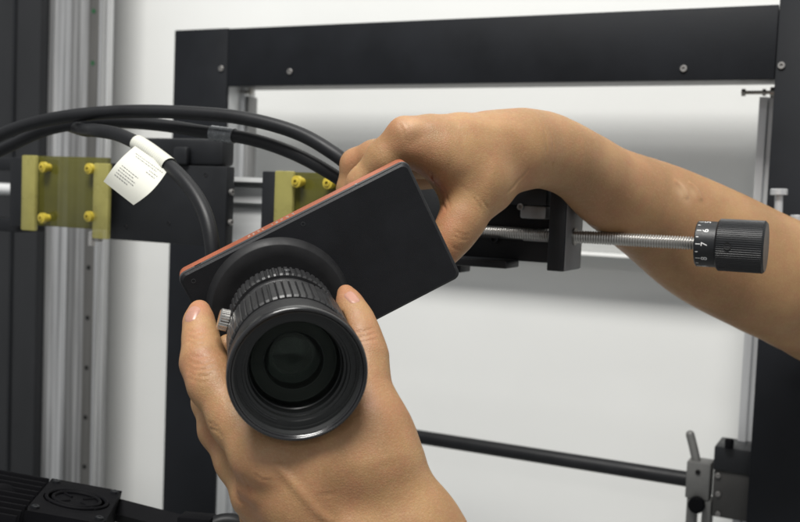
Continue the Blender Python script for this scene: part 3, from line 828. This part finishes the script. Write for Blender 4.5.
# --- lens
lens = obj('lens', lambda bm: lathe(bm, (0, 0, 0), (0, 0, 1),
    [(-8, 0), (-8, 21), (3, 21), (8, 22.5), (16, 24.0), (19.6, 24.6), (19.6, 23), (34.2, 23), (34.4, 24.2), (38, 24.4), (38.6, 23.6), (41, 23.6), (41.6, 24.6), (45, 24.9), (48.2, 25.2), (48.4, 23.4), (60, 23)], 96), M['lensblk'], camt, frame=BF, smooth=30)
def knurl(z0, z1, r, n, depth, duty=.5, edge=.8):
    def b(bm):
        seg = n * 6
        def wob(t, i):
            ph = (t / (2 * math.pi) * n) % 1
            return -depth if (ph > duty and 2 <= i <= 3) else 0
        lathe(bm, (0, 0, 0), (0, 0, 1), [(z0, r - edge - .8), (z0, r - edge), (z0 + edge, r), (z1 - edge, r), (z1, r - edge), (z1, r - edge - 2.5)], seg, wob)
    return b
obj('aperture_ring', knurl(20, 34, 26.2, 58, .9, .66), M['lensblk'], lens, frame=BF, smooth=25)
obj('focus_ring', knurl(50, 76, 27.4, 56, 1.1, .72), M['lensblk'], lens, frame=BF, smooth=25)
RF = 28.8
obj('front_barrel', lambda bm: lathe(bm, (0, 0, 0), (0, 0, 1),
    [(76.4, 24), (76.4, 26.2), (82, 26.6), (82.3, 26.4), (82.9, 26.4), (83.2, 27.0), (87, 27.7), (91, 28.5), (97.2, 28.75)], 128), M['lensmat'], lens, frame=BF, smooth=30)
obj('front_rim', lambda bm: lathe(bm, (0, 0, 0), (0, 0, 1),
    [(97.2, 28.75), (98.6, RF), (99.6, 28.6), (100.2, 28.0), (100.1, 27.4), (99.4, 26.9), (98.8, 26.7), (98.5, 26.2)], 128), M['lensgls'], lens, frame=BF, smooth=60)
def b(bm):   # filter thread + stepped baffles, cone to the glass
    pr = [(98.5, 26.2)]
    for k in range(6): pr += [(98.1 - k * .55, 26.15), (97.85 - k * .55, 25.8)]
    pr += [(94.8, 25.8), (94.7, 24.8), (93.9, 24.7), (93.8, 22.4), (92.9, 22.2), (92.7, 21.2), (90.6, 20.9), (90.4, 20.0), (87, 19.6), (86.6, 19.2)]
    lathe(bm, (0, 0, 0), (0, 0, 1), pr, 128)
obj('front_baffle', b, M['inner'], lens, frame=BF, smooth=25)
# engraved notch lines on the inner ring
def b(bm):
    for a in (172, 173.5):
        t = math.radians(a); x, y = math.cos(t), math.sin(t)
        tube(bm, [(x * 22.5, y * 22.5, 93.95), (x * 24.6, y * 24.6, 94.0)], .12, 6)
    tube(bm, [(23.4 * math.cos(t), 23.4 * math.sin(t), 94.0) for t in np.linspace(math.radians(173), math.radians(222), 26)], .10, 6)
    tube(bm, [(22.45 * math.cos(t), 22.45 * math.sin(t), 94.0) for t in np.linspace(math.radians(185), math.radians(222), 20)], .12, 6)
obj('engraving', b, M['bevelgrey'], lens, frame=BF)
def dome(z, r, sag, R2=0):
    def b(bm):
        pr = [(z + sag * (1 - (k / 14) ** 2), r * k / 14) for k in range(15)]
        pr += [(z - 1.5, r)] + [(z - 1.5 - R2 * (1 - (k / 6) ** 2), r * k / 6) for k in range(5, -1, -1)]
        lathe(bm, (0, 0, 0), (0, 0, 1), pr, 96)
    return b
obj('front_glass', dome(85.2, 19.3, 3.8, 2), M['glass'], lens, frame=BF, smooth=60)
def b(bm):
    lathe(bm, (0, 0, 0), (0, 0, 1), [(86.4, 19.3), (81.5, 17.9), (81.2, 17.2), (80.6, 12.6), (80.0, 12.2), (74, 11.2), (73.6, 7.9), (73, 7.6), (66, 6.6), (65.6, 4.2), (58, 3.6), (58, 0)], 96)
inn = obj('inner_tube', b, M['deep'], lens, frame=BF, smooth=25)
for z_, r_, w_ in ((81.35, 17.5, .10), (80.75, 12.5, .16), (73.8, 7.9, .12)):
    obj('retaining_ring', lambda bm: tube(bm, [(r_ * math.cos(t), r_ * math.sin(t), z_) for t in np.linspace(0, 2 * math.pi, 73)], w_, 6, cap=False), M['bevelgrey'], inn, frame=BF)
obj('rear_glass', dome(70.0, 7.3, 3.2, 1), M['glass2'], lens, frame=BF, smooth=60)
obj('middle_glass', dome(76.6, 11.6, 2.6, 1), M['glass2'], lens, frame=BF, smooth=60)
# silver thumbscrew on the side of the lens
def lens_dir(deg): return Vector((math.cos(math.radians(deg)), math.sin(math.radians(deg)), 0))

sd = lens_dir(138)
def b(bm):
    c0 = sd * 22.6 + Vector((0, 0, 43.5)); seg = 96
    def wob(t, i): return (-.28 if (k_ := int(round(t / (2 * math.pi) * seg))) % 4 < 2 and 2 <= i <= 3 else 0)
    lathe(bm, c0 + sd * 4.2, sd, [(0, 0), (0, 4.2), (.5, 4.9), (4.2, 4.9), (4.8, 4.2), (4.8, 0)], seg, wob)
    cyl(bm, c0, c0 + sd * 4.2, 1.6, 16)
obj('thumbscrew', b, M['steel'], lens, frame=BF, smooth=25)
def b(bm):
    c0 = lens_dir(118) * 23.5 + Vector((0, 0, 48)); 
    cyl(bm, lens_dir(60) * 25.0 + Vector((0, 0, 28)), lens_dir(60) * 26.6 + Vector((0, 0, 28)), 1.5, 16, .2)
obj('index_dot', b, M['bevelgrey'], lens, frame=BF)

# ================================================================== THE PERSON'S TWO ARMS (signed-distance modelling, camera millimetres)
def cone(Q, a, b, ra, rb, sq=1.0):
    """tapered capsule; sq > 1 flattens it along the sight axis"""
    sc = np.array([1, 1, sq], dtype=np.float32); A = (a * sc).astype(np.float32); B_ = (b * sc).astype(np.float32); p = Q * sc - A; d = B_ - A
    t = np.clip(p @ d / (d @ d), 0, 1); q = p - t[:, None] * d
    return np.sqrt((q * q).sum(1)) - (ra + (rb - ra) * t)
def smin(a, b, k):
    h = np.clip(.5 + .5 * (b - a) / k, 0, 1); return b * (1 - h) + a * h - k * h * (1 - h)
def smax(a, b, k): return -smin(-a, -b, k)
def rp(u, v, d, r): return P(u, v, d), r * d / 1000.
def chain(Q, pts, k=2.0, sq=1.0):
    pts = [rp(*p) for p in pts]; out = None
    if len(Q) > 5000:      # far from the chain only a coarse distance is needed
        A = np.array([p[0] for p in pts]); mr = max(p[1] for p in pts) + 22; m = ((Q > A.min(0) - mr) & (Q < A.max(0) + mr)).all(1)
        o = np.full(len(Q), 20., np.float32)
        if m.any(): o[m] = _chain(Q[m], pts, k, sq)
        return o
    return _chain(Q, pts, k, sq)
def _chain(Q, pts, k, sq):
    out = None
    if k == 0:
        q = spline([(*p[0], p[1]) for p in pts], 5); pts = [(x[:3], x[3]) for x in q]
        for (a, ra), (b, rb) in zip(pts, pts[1:]):
            c = cone(Q, a, b, ra, rb, sq); out = c if out is None else smin(out, c, 1.6)
        return out
    for (a, ra), (b, rb) in zip(pts, pts[1:]):
        c = cone(Q, a, b, ra, rb, sq); out = c if out is None else smin(out, c, k)
    return out
BFinv = np.array(BFc.inverted())
def to_body(Q): return Q @ BFinv[:3, :3].T + BFinv[:3, 3]
def body_sdf(Q, off):
    q = to_body(Q); c = np.array([(XL + XR) / 2, (YT + YB) / 2, 0]); out = None
    for z0, z1, s_ in ((-TH, .4, 0), (-TH - 22, -TH, 5.5)):
        c[2] = (z0 + z1) / 2; h = np.array([(XR - XL) / 2 - s_, (YT - YB) / 2 - s_, (z1 - z0) / 2]) + off
        e = np.abs(q - c) - h; d = np.sqrt((np.maximum(e, 0) ** 2).sum(1)) + np.minimum(e.max(1), 0)
        out = d if out is None else np.minimum(out, d)
    return out
def lens_sdf(Q, off):
    q = to_body(Q); r = np.hypot(q[:, 0], q[:, 1]); z = q[:, 2]
    rr = np.interp(z, [0, 18, 20, 36, 38, 48, 49, 79, 84, 101], [22, 24, 26.3, 26.3, 25, 25.7, 27.5, 27.5, 28, 29]) + off
    return np.maximum(r - rr, np.maximum(-2 - z, z - 101 - off))
def groove(d, Q, px, w, k=.8):
    """press a fine crease along a picture polyline (radius w mm) that lies near the surface"""
    pts = spline(px, 4); g = None
    A = np.array([P(*p) for p in px]); m = ((Q > A.min(0) - 5) & (Q < A.max(0) + 5)).all(1)
    if not m.all():
        if m.any(): d = d.copy(); d[m] = groove(d[m], Q[m], px, w, k)
        return d
    for a, b in zip(pts, pts[1:]):
        c = cone(Q, P(*a), P(*b), w, w); g = c if g is None else np.minimum(g, c)
    return smax(d, -g, k)

def on_skin(fn, u, v):
    dv = P(u, v, 1.0); dv = dv / np.linalg.norm(dv); p = dv * 380
    for _ in range(160):
        dd = float(fn(p[None].astype(np.float32))[0]); p = p + dv * dd * .8
        if dd < .02 or p[2] > 760: break
    return p
def etched(base, marks, veins):
    """adds creases (pressed in) and veins (raised) along picture polylines laid onto the skin"""
    G_ = []
    for px, w in marks + veins:
        q = [on_skin(base, *p) for p in px]; q = spline(q, 5)
        G_.append((q, w))
    ng = len(marks)
    def fn(Q):
        d = base(Q)
        for i, (q, w) in enumerate(G_):
            A = np.array(q); m = ((Q > A.min(0) - 6) & (Q < A.max(0) + 6)).all(1)
            if not m.any(): continue
            Qm = Q[m]; g = None; n = len(q) - 1
            for k in range(n):
                t0, t1 = k / n, (k + 1) / n; ww = lambda t: w * (.35 + .65 * math.sin(math.pi * min(max(t, .02), .98)))
                sh = np.array([0, 0, 0]) if i < ng else q[k] / np.linalg.norm(q[k]) * w * .55
                c = cone(Qm, q[k] + sh, q[k + 1] + sh, ww(t0), ww(t1)); g = c if g is None else np.minimum(g, c)
            d = d.copy(); d[m] = smax(d[m], -g, .9) if i < ng else smin(d[m], g, 3.2)
        return d
    return fn
def right_arm(Q):
    arm = chain(Q, [(490, 149, 556, 31), (545, 150, 570, 35.5), (582, 167, 592, 36), (610, 188, 612, 41), (660, 215.5, 641, 51.5), (709, 245.5, 658, 60), (764, 273, 672, 61), (800, 290, 683, 61.5), (960, 372, 722, 66)], 0, 1.45)
    back = smin(chain(Q, [(406, 138, 532, 20), (430, 139.5, 536, 22.5), (460, 143, 542, 28), (520, 147, 560, 33)], 6),
                smin(chain(Q, [(402, 148, 553, 18), (450, 144, 562, 25), (530, 148, 578, 30)], 6),
                     smin(chain(Q, [(404, 162, 576, 17), (530, 152, 590, 26)], 4), chain(Q, [(408, 176, 596, 15), (530, 158, 600, 22)], 4), 5), 5), 5)
    palm = smin(chain(Q, [(416, 148, 530, 19), (440, 152, 533, 23), (480, 160, 543, 28)], 6), smin(chain(Q, [(432, 148, 545, 19), (475, 167, 556, 33)], 6), chain(Q, [(428, 147, 537, 20), (456, 166, 537, 22.5), (480, 178, 541, 26)], 6), 6), 8)
    thumb = chain(Q, [(512, 160, 558, 27), (486, 187, 548, 25), (468, 205, 541, 22), (461, 222, 538, 19.5), (452, 237, 536, 16.5), (441, 251, 536, 14), (432, 262, 538, 12)], 8)
    web = smin(chain(Q, [(422, 158, 541, 14), (444, 176, 545, 12), (454, 200, 545, 13)], 5), chain(Q, [(440, 165, 550, 16), (460, 190, 552, 18)], 5), 6)
    idx = chain(Q, [(406, 138, 532, 20), (387, 160, 536, 20.5), (366, 185, 542, 18.5), (354, 207, 546, 15), (347, 240, 545, 13)], 5)
    mid = chain(Q, [(402, 150, 553, 17), (374, 157, 566, 15.5), (357, 165, 573, 15.5), (352, 190, 575, 14), (355, 225, 565, 12.5)], 5)
    rin = chain(Q, [(404, 164, 576, 15), (376, 176, 588, 13.5), (364, 192, 590, 13), (362, 228, 576, 12)], 4)
    pky = chain(Q, [(408, 176, 596, 13), (386, 188, 602, 12), (376, 205, 600, 11), (372, 232, 588, 10)], 4)
    fing = smin(idx, smin(mid, smin(rin, pky, 1.), 1.5), 3.2)
    hand = smin(smin(back, palm, 7), fing, 4)
    hand = smin(hand, thumb, 10); hand = smin(hand, web, 4)
    d = smin(hand, arm, 14)
    # knuckles, tendons, a vein and the wrist fold
    d = smin(d, chain(Q, [(402, 127, 526, 5), (410, 131, 523, 4)], 3), 7)
    d = smin(d, chain(Q, [(412, 129, 523, 2.0), (460, 131, 531, 1.8), (520, 134, 547, 1.6)], 3), 7)
    return smax(d, -body_sdf(Q, .15), .6)

def left_arm(Q):
    idx = chain(Q, [(199.5, 310, 476, 10.0), (199, 322, 472, 13.2), (201, 340, 466, 16.2), (204, 362, 458, 21.5), (212, 384, 450, 22), (236, 420, 440, 24.5), (262, 455, 430, 30)], 6)
    mid = chain(Q, [(228, 345, 476, 11), (206, 378, 478, 13), (208, 402, 474, 14.5), (217, 430, 466, 17), (236, 462, 456, 19), (258, 492, 446, 26)], 5)
    rin = chain(Q, [(240, 372, 490, 11), (222, 405, 492, 12.5), (226, 440, 484, 14), (246, 478, 472, 17), (268, 520, 458, 27)], 5)
    pky = chain(Q, [(262, 410, 500, 10), (244, 430, 502, 11), (246, 460, 494, 12), (268, 500, 482, 15), (290, 540, 470, 24)], 5)
    thumb = chain(Q, [(345.5, 292.5, 468, 7.6), (350, 304, 464, 10.5), (357, 320, 458, 14), (362, 338, 453, 16.5), (366, 358, 449, 19.5), (363, 386, 444, 25), (368, 420, 440, 34), (378, 462, 436, 41)], 7)
    pal = chain(Q, [(262, 455, 430, 29), (300, 500, 432, 40), (385, 610, 436, 60)], 8, 1.15)
    pal = smin(pal, chain(Q, [(258, 494, 443, 26), (380, 630, 446, 55)], 8), 8)
    pal = smin(pal, chain(Q, [(270, 524, 455, 26), (375, 650, 455, 50)], 8), 6)
    pal = smin(pal, chain(Q, [(376, 462, 436, 40), (404, 540, 436, 60), (470, 680, 440, 72)], 8, 1.25), 14)
    pal = smin(pal, chain(Q, [(268, 452, 434, 24), (320, 455, 436, 40), (372, 440, 440, 34)], 8), 12)
    arm = chain(Q, [(395, 600, 440, 76), (440, 680, 446, 74), (520, 800, 470, 84)], 0, 1.2)
    fing = smin(idx, smin(mid, smin(rin, pky, 1), 1.), .9)
    d = smin(smin(smin(fing, pal, 4), thumb, 10), arm, 16)
    d = smin(d, chain(Q, [(258, 466, 422, 5), (266, 474, 420, 4)], 3), 9)
    d = smin(d, chain(Q, [(245, 488, 430, 6), (256, 494, 426, 5)], 3), 6)
    # crease between the fingers and small knuckle wrinkles
    d = groove(d, Q, [(203, 410, 462), (216, 432, 455), (232, 456, 446), (240, 470, 436), (243, 478, 430)], .5, 1.4)
    d = smax(d, -body_sdf(Q, .15), .6)
    return smax(d, -lens_sdf(Q, .12), .8)

right_arm = etched(right_arm,
    [([(431, 172), (435, 184), (441, 198), (446, 210)], .75), ([(426, 168), (431, 178), (436, 190)], .45), ([(440, 182), (446, 195), (450, 208)], .35),
     ([(523, 176), (516, 184), (508, 192)], .55), ([(528, 170), (522, 178)], .35), ([(451, 245), (456, 249), (461, 250)], .26), ([(454, 236), (461, 239), (468, 239)], .22), ([(456, 232), (463, 235), (470, 235)], .18),
     ([(399, 124), (403, 130), (404, 138)], .2), ([(405, 123), (409, 130), (410, 137)], .18), ([(347, 160), (352, 164), (357, 166)], .09),
     ([(470, 190), (480, 198), (488, 208)], .14), ([(462, 186), (473, 197), (482, 210)], .14), ([(540, 120), (546, 140), (545, 165)], .16), ([(547, 122), (553, 142), (552, 168)], .14)],
    [([(676, 182), (682, 188), (686, 196)], .55), ([(690, 184), (696, 190), (700, 198)], .5)])
left_arm = etched(left_arm,
    [([(188, 360), (196, 364), (206, 363), (213, 360)], .32), ([(187, 366), (196, 370), (207, 369), (214, 366)], .42), ([(187, 371), (195, 375), (206, 376), (213, 373)], .36), ([(188, 377), (197, 381), (207, 382)], .26), ([(191, 355), (198, 357), (206, 356)], .2),
     ([(188, 336), (196, 339), (206, 337)], .24), ([(187, 341), (195, 344), (205, 343)], .2), ([(189, 331), (197, 333), (204, 331)], .14),
     ([(256, 468), (263, 473), (270, 475)], .16), ([(255, 474), (262, 479), (270, 480)], .12), ([(243, 476), (249, 488), (251, 499)], .3), ([(236, 497), (241, 502), (248, 503)], .3),
     ([(355, 333), (364, 331), (374, 328)], .24), ([(356, 338), (365, 336), (375, 333)], .26), ([(357, 343), (366, 341), (376, 339)], .18),
     ([(210, 428), (217, 431), (222, 436)], .26), ([(208, 422), (214, 425), (219, 429)], .22), ([(300, 500), (330, 494), (360, 500)], .12), ([(225, 398), (238, 404), (250, 418)], .14)],
    [([(278, 466), (295, 486), (318, 512), (330, 521)], .7)])
def surface(fn, lo, hi, step):
    lo = np.array(lo, np.float32); hi = np.array(hi, np.float32); cs = step * 5
    n = np.ceil((hi - lo) / cs).astype(int)
    g = np.stack(np.meshgrid(*[np.arange(k, dtype=np.float32) for k in n], indexing='ij'), -1).reshape(-1, 3)
    cen = lo + (g + .5) * cs; dc = fn(cen); near = np.abs(dc) < cs * 1.35
    N = n * 5 + 1
    vol = np.full(tuple(N), 9., np.float32)
    full = np.repeat(np.repeat(np.repeat(np.where(dc < 0, -9., 9.).reshape(n), 5, 0), 5, 1), 5, 2).astype(np.float32)
    vol[:-1, :-1, :-1] = full
    off = np.stack(np.meshgrid(*[np.arange(6)] * 3, indexing='ij'), -1).reshape(-1, 3)
    idx = (g[near].astype(int) * 5)[:, None, :] + off[None]; idx = idx.reshape(-1, 3)
    flat = np.unique(np.ravel_multi_index(idx.T, tuple(N)))
    ii = np.stack(np.unravel_index(flat, tuple(N)), -1)
    val = np.concatenate([fn(lo + c.astype(np.float32) * step) for c in np.array_split(ii, max(1, len(ii) // 400000))])
    vol.reshape(-1)[flat] = val
    # surface nets
    s = vol < 0
    cells = [s[i:i - 1 or None, j:j - 1 or None, k:k - 1 or None] if 0 else s[i:s.shape[0] - 1 + i, j:s.shape[1] - 1 + j, k:s.shape[2] - 1 + k] for i in (0, 1) for j in (0, 1) for k in (0, 1)]
    tot = sum(c.astype(np.int8) for c in cells); act = (tot > 0) & (tot < 8)
    ci = np.argwhere(act); vid = -np.ones(act.shape, np.int64); vid[act] = np.arange(len(ci))
    acc = np.zeros((len(ci), 3)); cnt = np.zeros(len(ci))
    cor = [(i, j, k) for i in (0, 1) for j in (0, 1) for k in (0, 1)]
    for a in cor:
        for ax in range(3):
            if a[ax]: continue
            b = list(a); b[ax] = 1; b = tuple(b)
            va = vol[ci[:, 0] + a[0], ci[:, 1] + a[1], ci[:, 2] + a[2]]; vb = vol[ci[:, 0] + b[0], ci[:, 1] + b[1], ci[:, 2] + b[2]]
            m = (va < 0) != (vb < 0); t = np.where(m, va / np.where(m, va - vb, 1), 0)
            p = np.array(a, float)[None] + np.zeros((len(ci), 1)); p[:, ax] = t
            acc[m] += p[m]; cnt[m] += 1
    V = lo + (ci + acc / cnt[:, None]) * step
    faces = []
    for ax in range(3):
        sl0 = [slice(None)] * 3; sl1 = [slice(None)] * 3; sl0[ax] = slice(0, -1); sl1[ax] = slice(1, None)
        a = s[tuple(sl0)]; b = s[tuple(sl1)]; e = np.argwhere(a != b)
        o1, o2 = [(1, 2), (2, 0), (0, 1)][ax]
        ok = (e[:, o1] > 0) & (e[:, o2] > 0) & (e[:, o1] < s.shape[o1] - 1) & (e[:, o2] < s.shape[o2] - 1); e = e[ok]
        def q(d1, d2):
            c = e.copy(); c[:, o1] -= d1; c[:, o2] -= d2; return vid[c[:, 0], c[:, 1], c[:, 2]]
        f = np.stack([q(1, 1), q(0, 1), q(0, 0), q(1, 0)], 1); fl = ~a[tuple(e.T)]
        f[fl] = f[fl][:, ::-1]; faces.append(f)
    faces = np.concatenate(faces); faces = faces[(faces >= 0).all(1)]
    V = V.astype(np.float32)
    def grad(V):
        h = .25; return np.stack([(fn(V + np.eye(3, dtype=np.float32)[i] * h) - fn(V - np.eye(3, dtype=np.float32)[i] * h)) / (2 * h) for i in range(3)], -1)
    for it in range(2):
        G_ = grad(V); d = fn(V); V = V - (G_ * (np.clip(d, -1, 1) / np.maximum((G_ * G_).sum(1), .3))[:, None]).astype(np.float32)
    return V, faces
SKIN_STEP = 1.0
def skin_part(name, fn, lo, hi, parent, label, flush, pale):
    V, Fc = surface(fn, lo, hi, SKIN_STEP)
    W = (V.astype(np.float64) / 1000) @ R_WC.T + CAM_POS
    T = wm(parent); Ti = np.array(T.inverted()); W = W @ Ti[:3, :3].T + Ti[:3, 3]
    me = bpy.data.meshes.new(name); me.from_pydata(W.tolist(), [], Fc.tolist()); me.update()
    bm = bmesh.new(); bm.from_mesh(me)
    bmesh.ops.recalc_face_normals(bm, faces=bm.faces); bm.to_mesh(me); bm.free()
    for p in me.polygons: p.use_smooth = True
    for nm, L_ in (('flush', flush), ('pale', pale)):
        at = me.attributes.new(nm, 'FLOAT', 'POINT'); val = np.zeros(len(V))
        for u, v, d, r, s_ in L_:
            q = V - P(u, v, d); val = np.maximum(val, s_ * np.exp(-(q * q).sum(1) / (r * r)))
        at.data.foreach_set('value', val)
    me.materials.append(M['skin'])
    o = bpy.data.objects.new(name, me); C.objects.link(o); o.parent = parent; WM[o.name] = T; o['label'] = label
    return o
person = thing('person', 'person out of frame, bare forearms reaching in, both hands gripping the black camera', 'person', MC, tuple(P(700, 500, 560)))
ra_o = skin_part('arm', right_arm, (-50, -88, 496), (330, 92, 770), person, 'bare right forearm with hand gripping the camera from above',
    [(421, 170, 535, 6, .65), (436, 190, 532, 6, .5), (442, 212, 532, 6, .4), (410, 128, 522, 12, .15), (440, 240, 528, 8, .3), (350, 158, 562, 9, .3), (690, 200, 620, 18, .08), (640, 165, 600, 14, .1), (432, 182, 533, 5, .55), (452, 226, 528, 9, .25), (395, 124, 526, 9, .2), (525, 178, 548, 9, .2), (600, 210, 600, 16, .12), (680, 195, 625, 16, .08)],
    [(412, 124, 520, 7, .35), (684, 190, 616, 5, .6), (697, 190, 620, 4, .6), (690, 199, 616, 4, .5)])
la_o = skin_part('arm', left_arm, (-112, 6, 372), (68, 190, 528), person, 'bare left hand cupping the lens from below',
    [(200, 366, 450, 9, .35), (197, 306, 470, 7, .45), (345, 295, 464, 7, .4), (364, 336, 450, 9, .25), (262, 474, 418, 10, .18), (250, 492, 428, 11, .28), (215, 430, 452, 10, .2), (196, 338, 462, 7, .25), (380, 400, 425, 18, .14), (240, 495, 430, 8, .3), (330, 500, 412, 20, .1)],
    [(268, 450, 418, 7, .25)])
# fingernails: thin curved shells lying on the fingertips
def nail(px, along, L_, W_, arm, fn):
    """a thin curved shell on the fingertip that shows at the picture position px; along = towards the tip"""
    dirv = P(px[0], px[1], 1.0); p = (dirv * 380).astype(np.float32)
    for _ in range(200):
        dd = float(fn(p[None])[0]); p = p + (dirv / np.linalg.norm(dirv) * dd * .8).astype(np.float32)
        if dd < .02: break
    def grad(p):
        h = .3; return np.stack([(fn(p + e) - fn(p - e)) / (2 * h) for e in (np.eye(3) * h).astype(np.float32)], -1)
    c = p; nrm = grad(c[None])[0]; nrm /= np.linalg.norm(nrm)
    a = np.array(along, float); a = a - nrm * a.dot(nrm); a /= np.linalg.norm(a); x = np.cross(a, nrm)
    nu, nv = 10, 14; pts = []; off = []
    for j in range(nv + 1):
        t = j / nv * 2 - 1; wv = W_ * math.sqrt(max(.06, 1 - max(0, abs(t) - .45) ** 2 * 2.9))
        for i in range(nu + 1):
            s_ = i / nu * 2 - 1; pts.append(c + a * t * L_ + x * s_ * wv); off.append(.34 * (1 - 1.15 * max(abs(s_), abs(t)) ** 6))
    pts = np.array(pts, np.float32); off = np.array(off)
    for _ in range(8):
        g_ = grad(pts); pts = pts - (g_ * ((fn(pts) - off) / np.maximum(.3, (g_ * g_).sum(1)))[:, None]).astype(np.float32)
    def b(bm):
        vs = [bm.verts.new(p) for p in pts]
        for j in range(nv):
            for i in range(nu): k = j * (nu + 1) + i; bm.faces.new((vs[k], vs[k + 1], vs[k + nu + 2], vs[k + nu + 1]))
    return obj('fingernail', b, M['nail'], arm, frame=MC, smooth=80)
nail((191.5, 313), (.14, -1, .05), 5.0, 3.8, la_o, left_arm)
nail((352, 297), (-.42, -1, 0), 4.4, 2.9, la_o, left_arm)
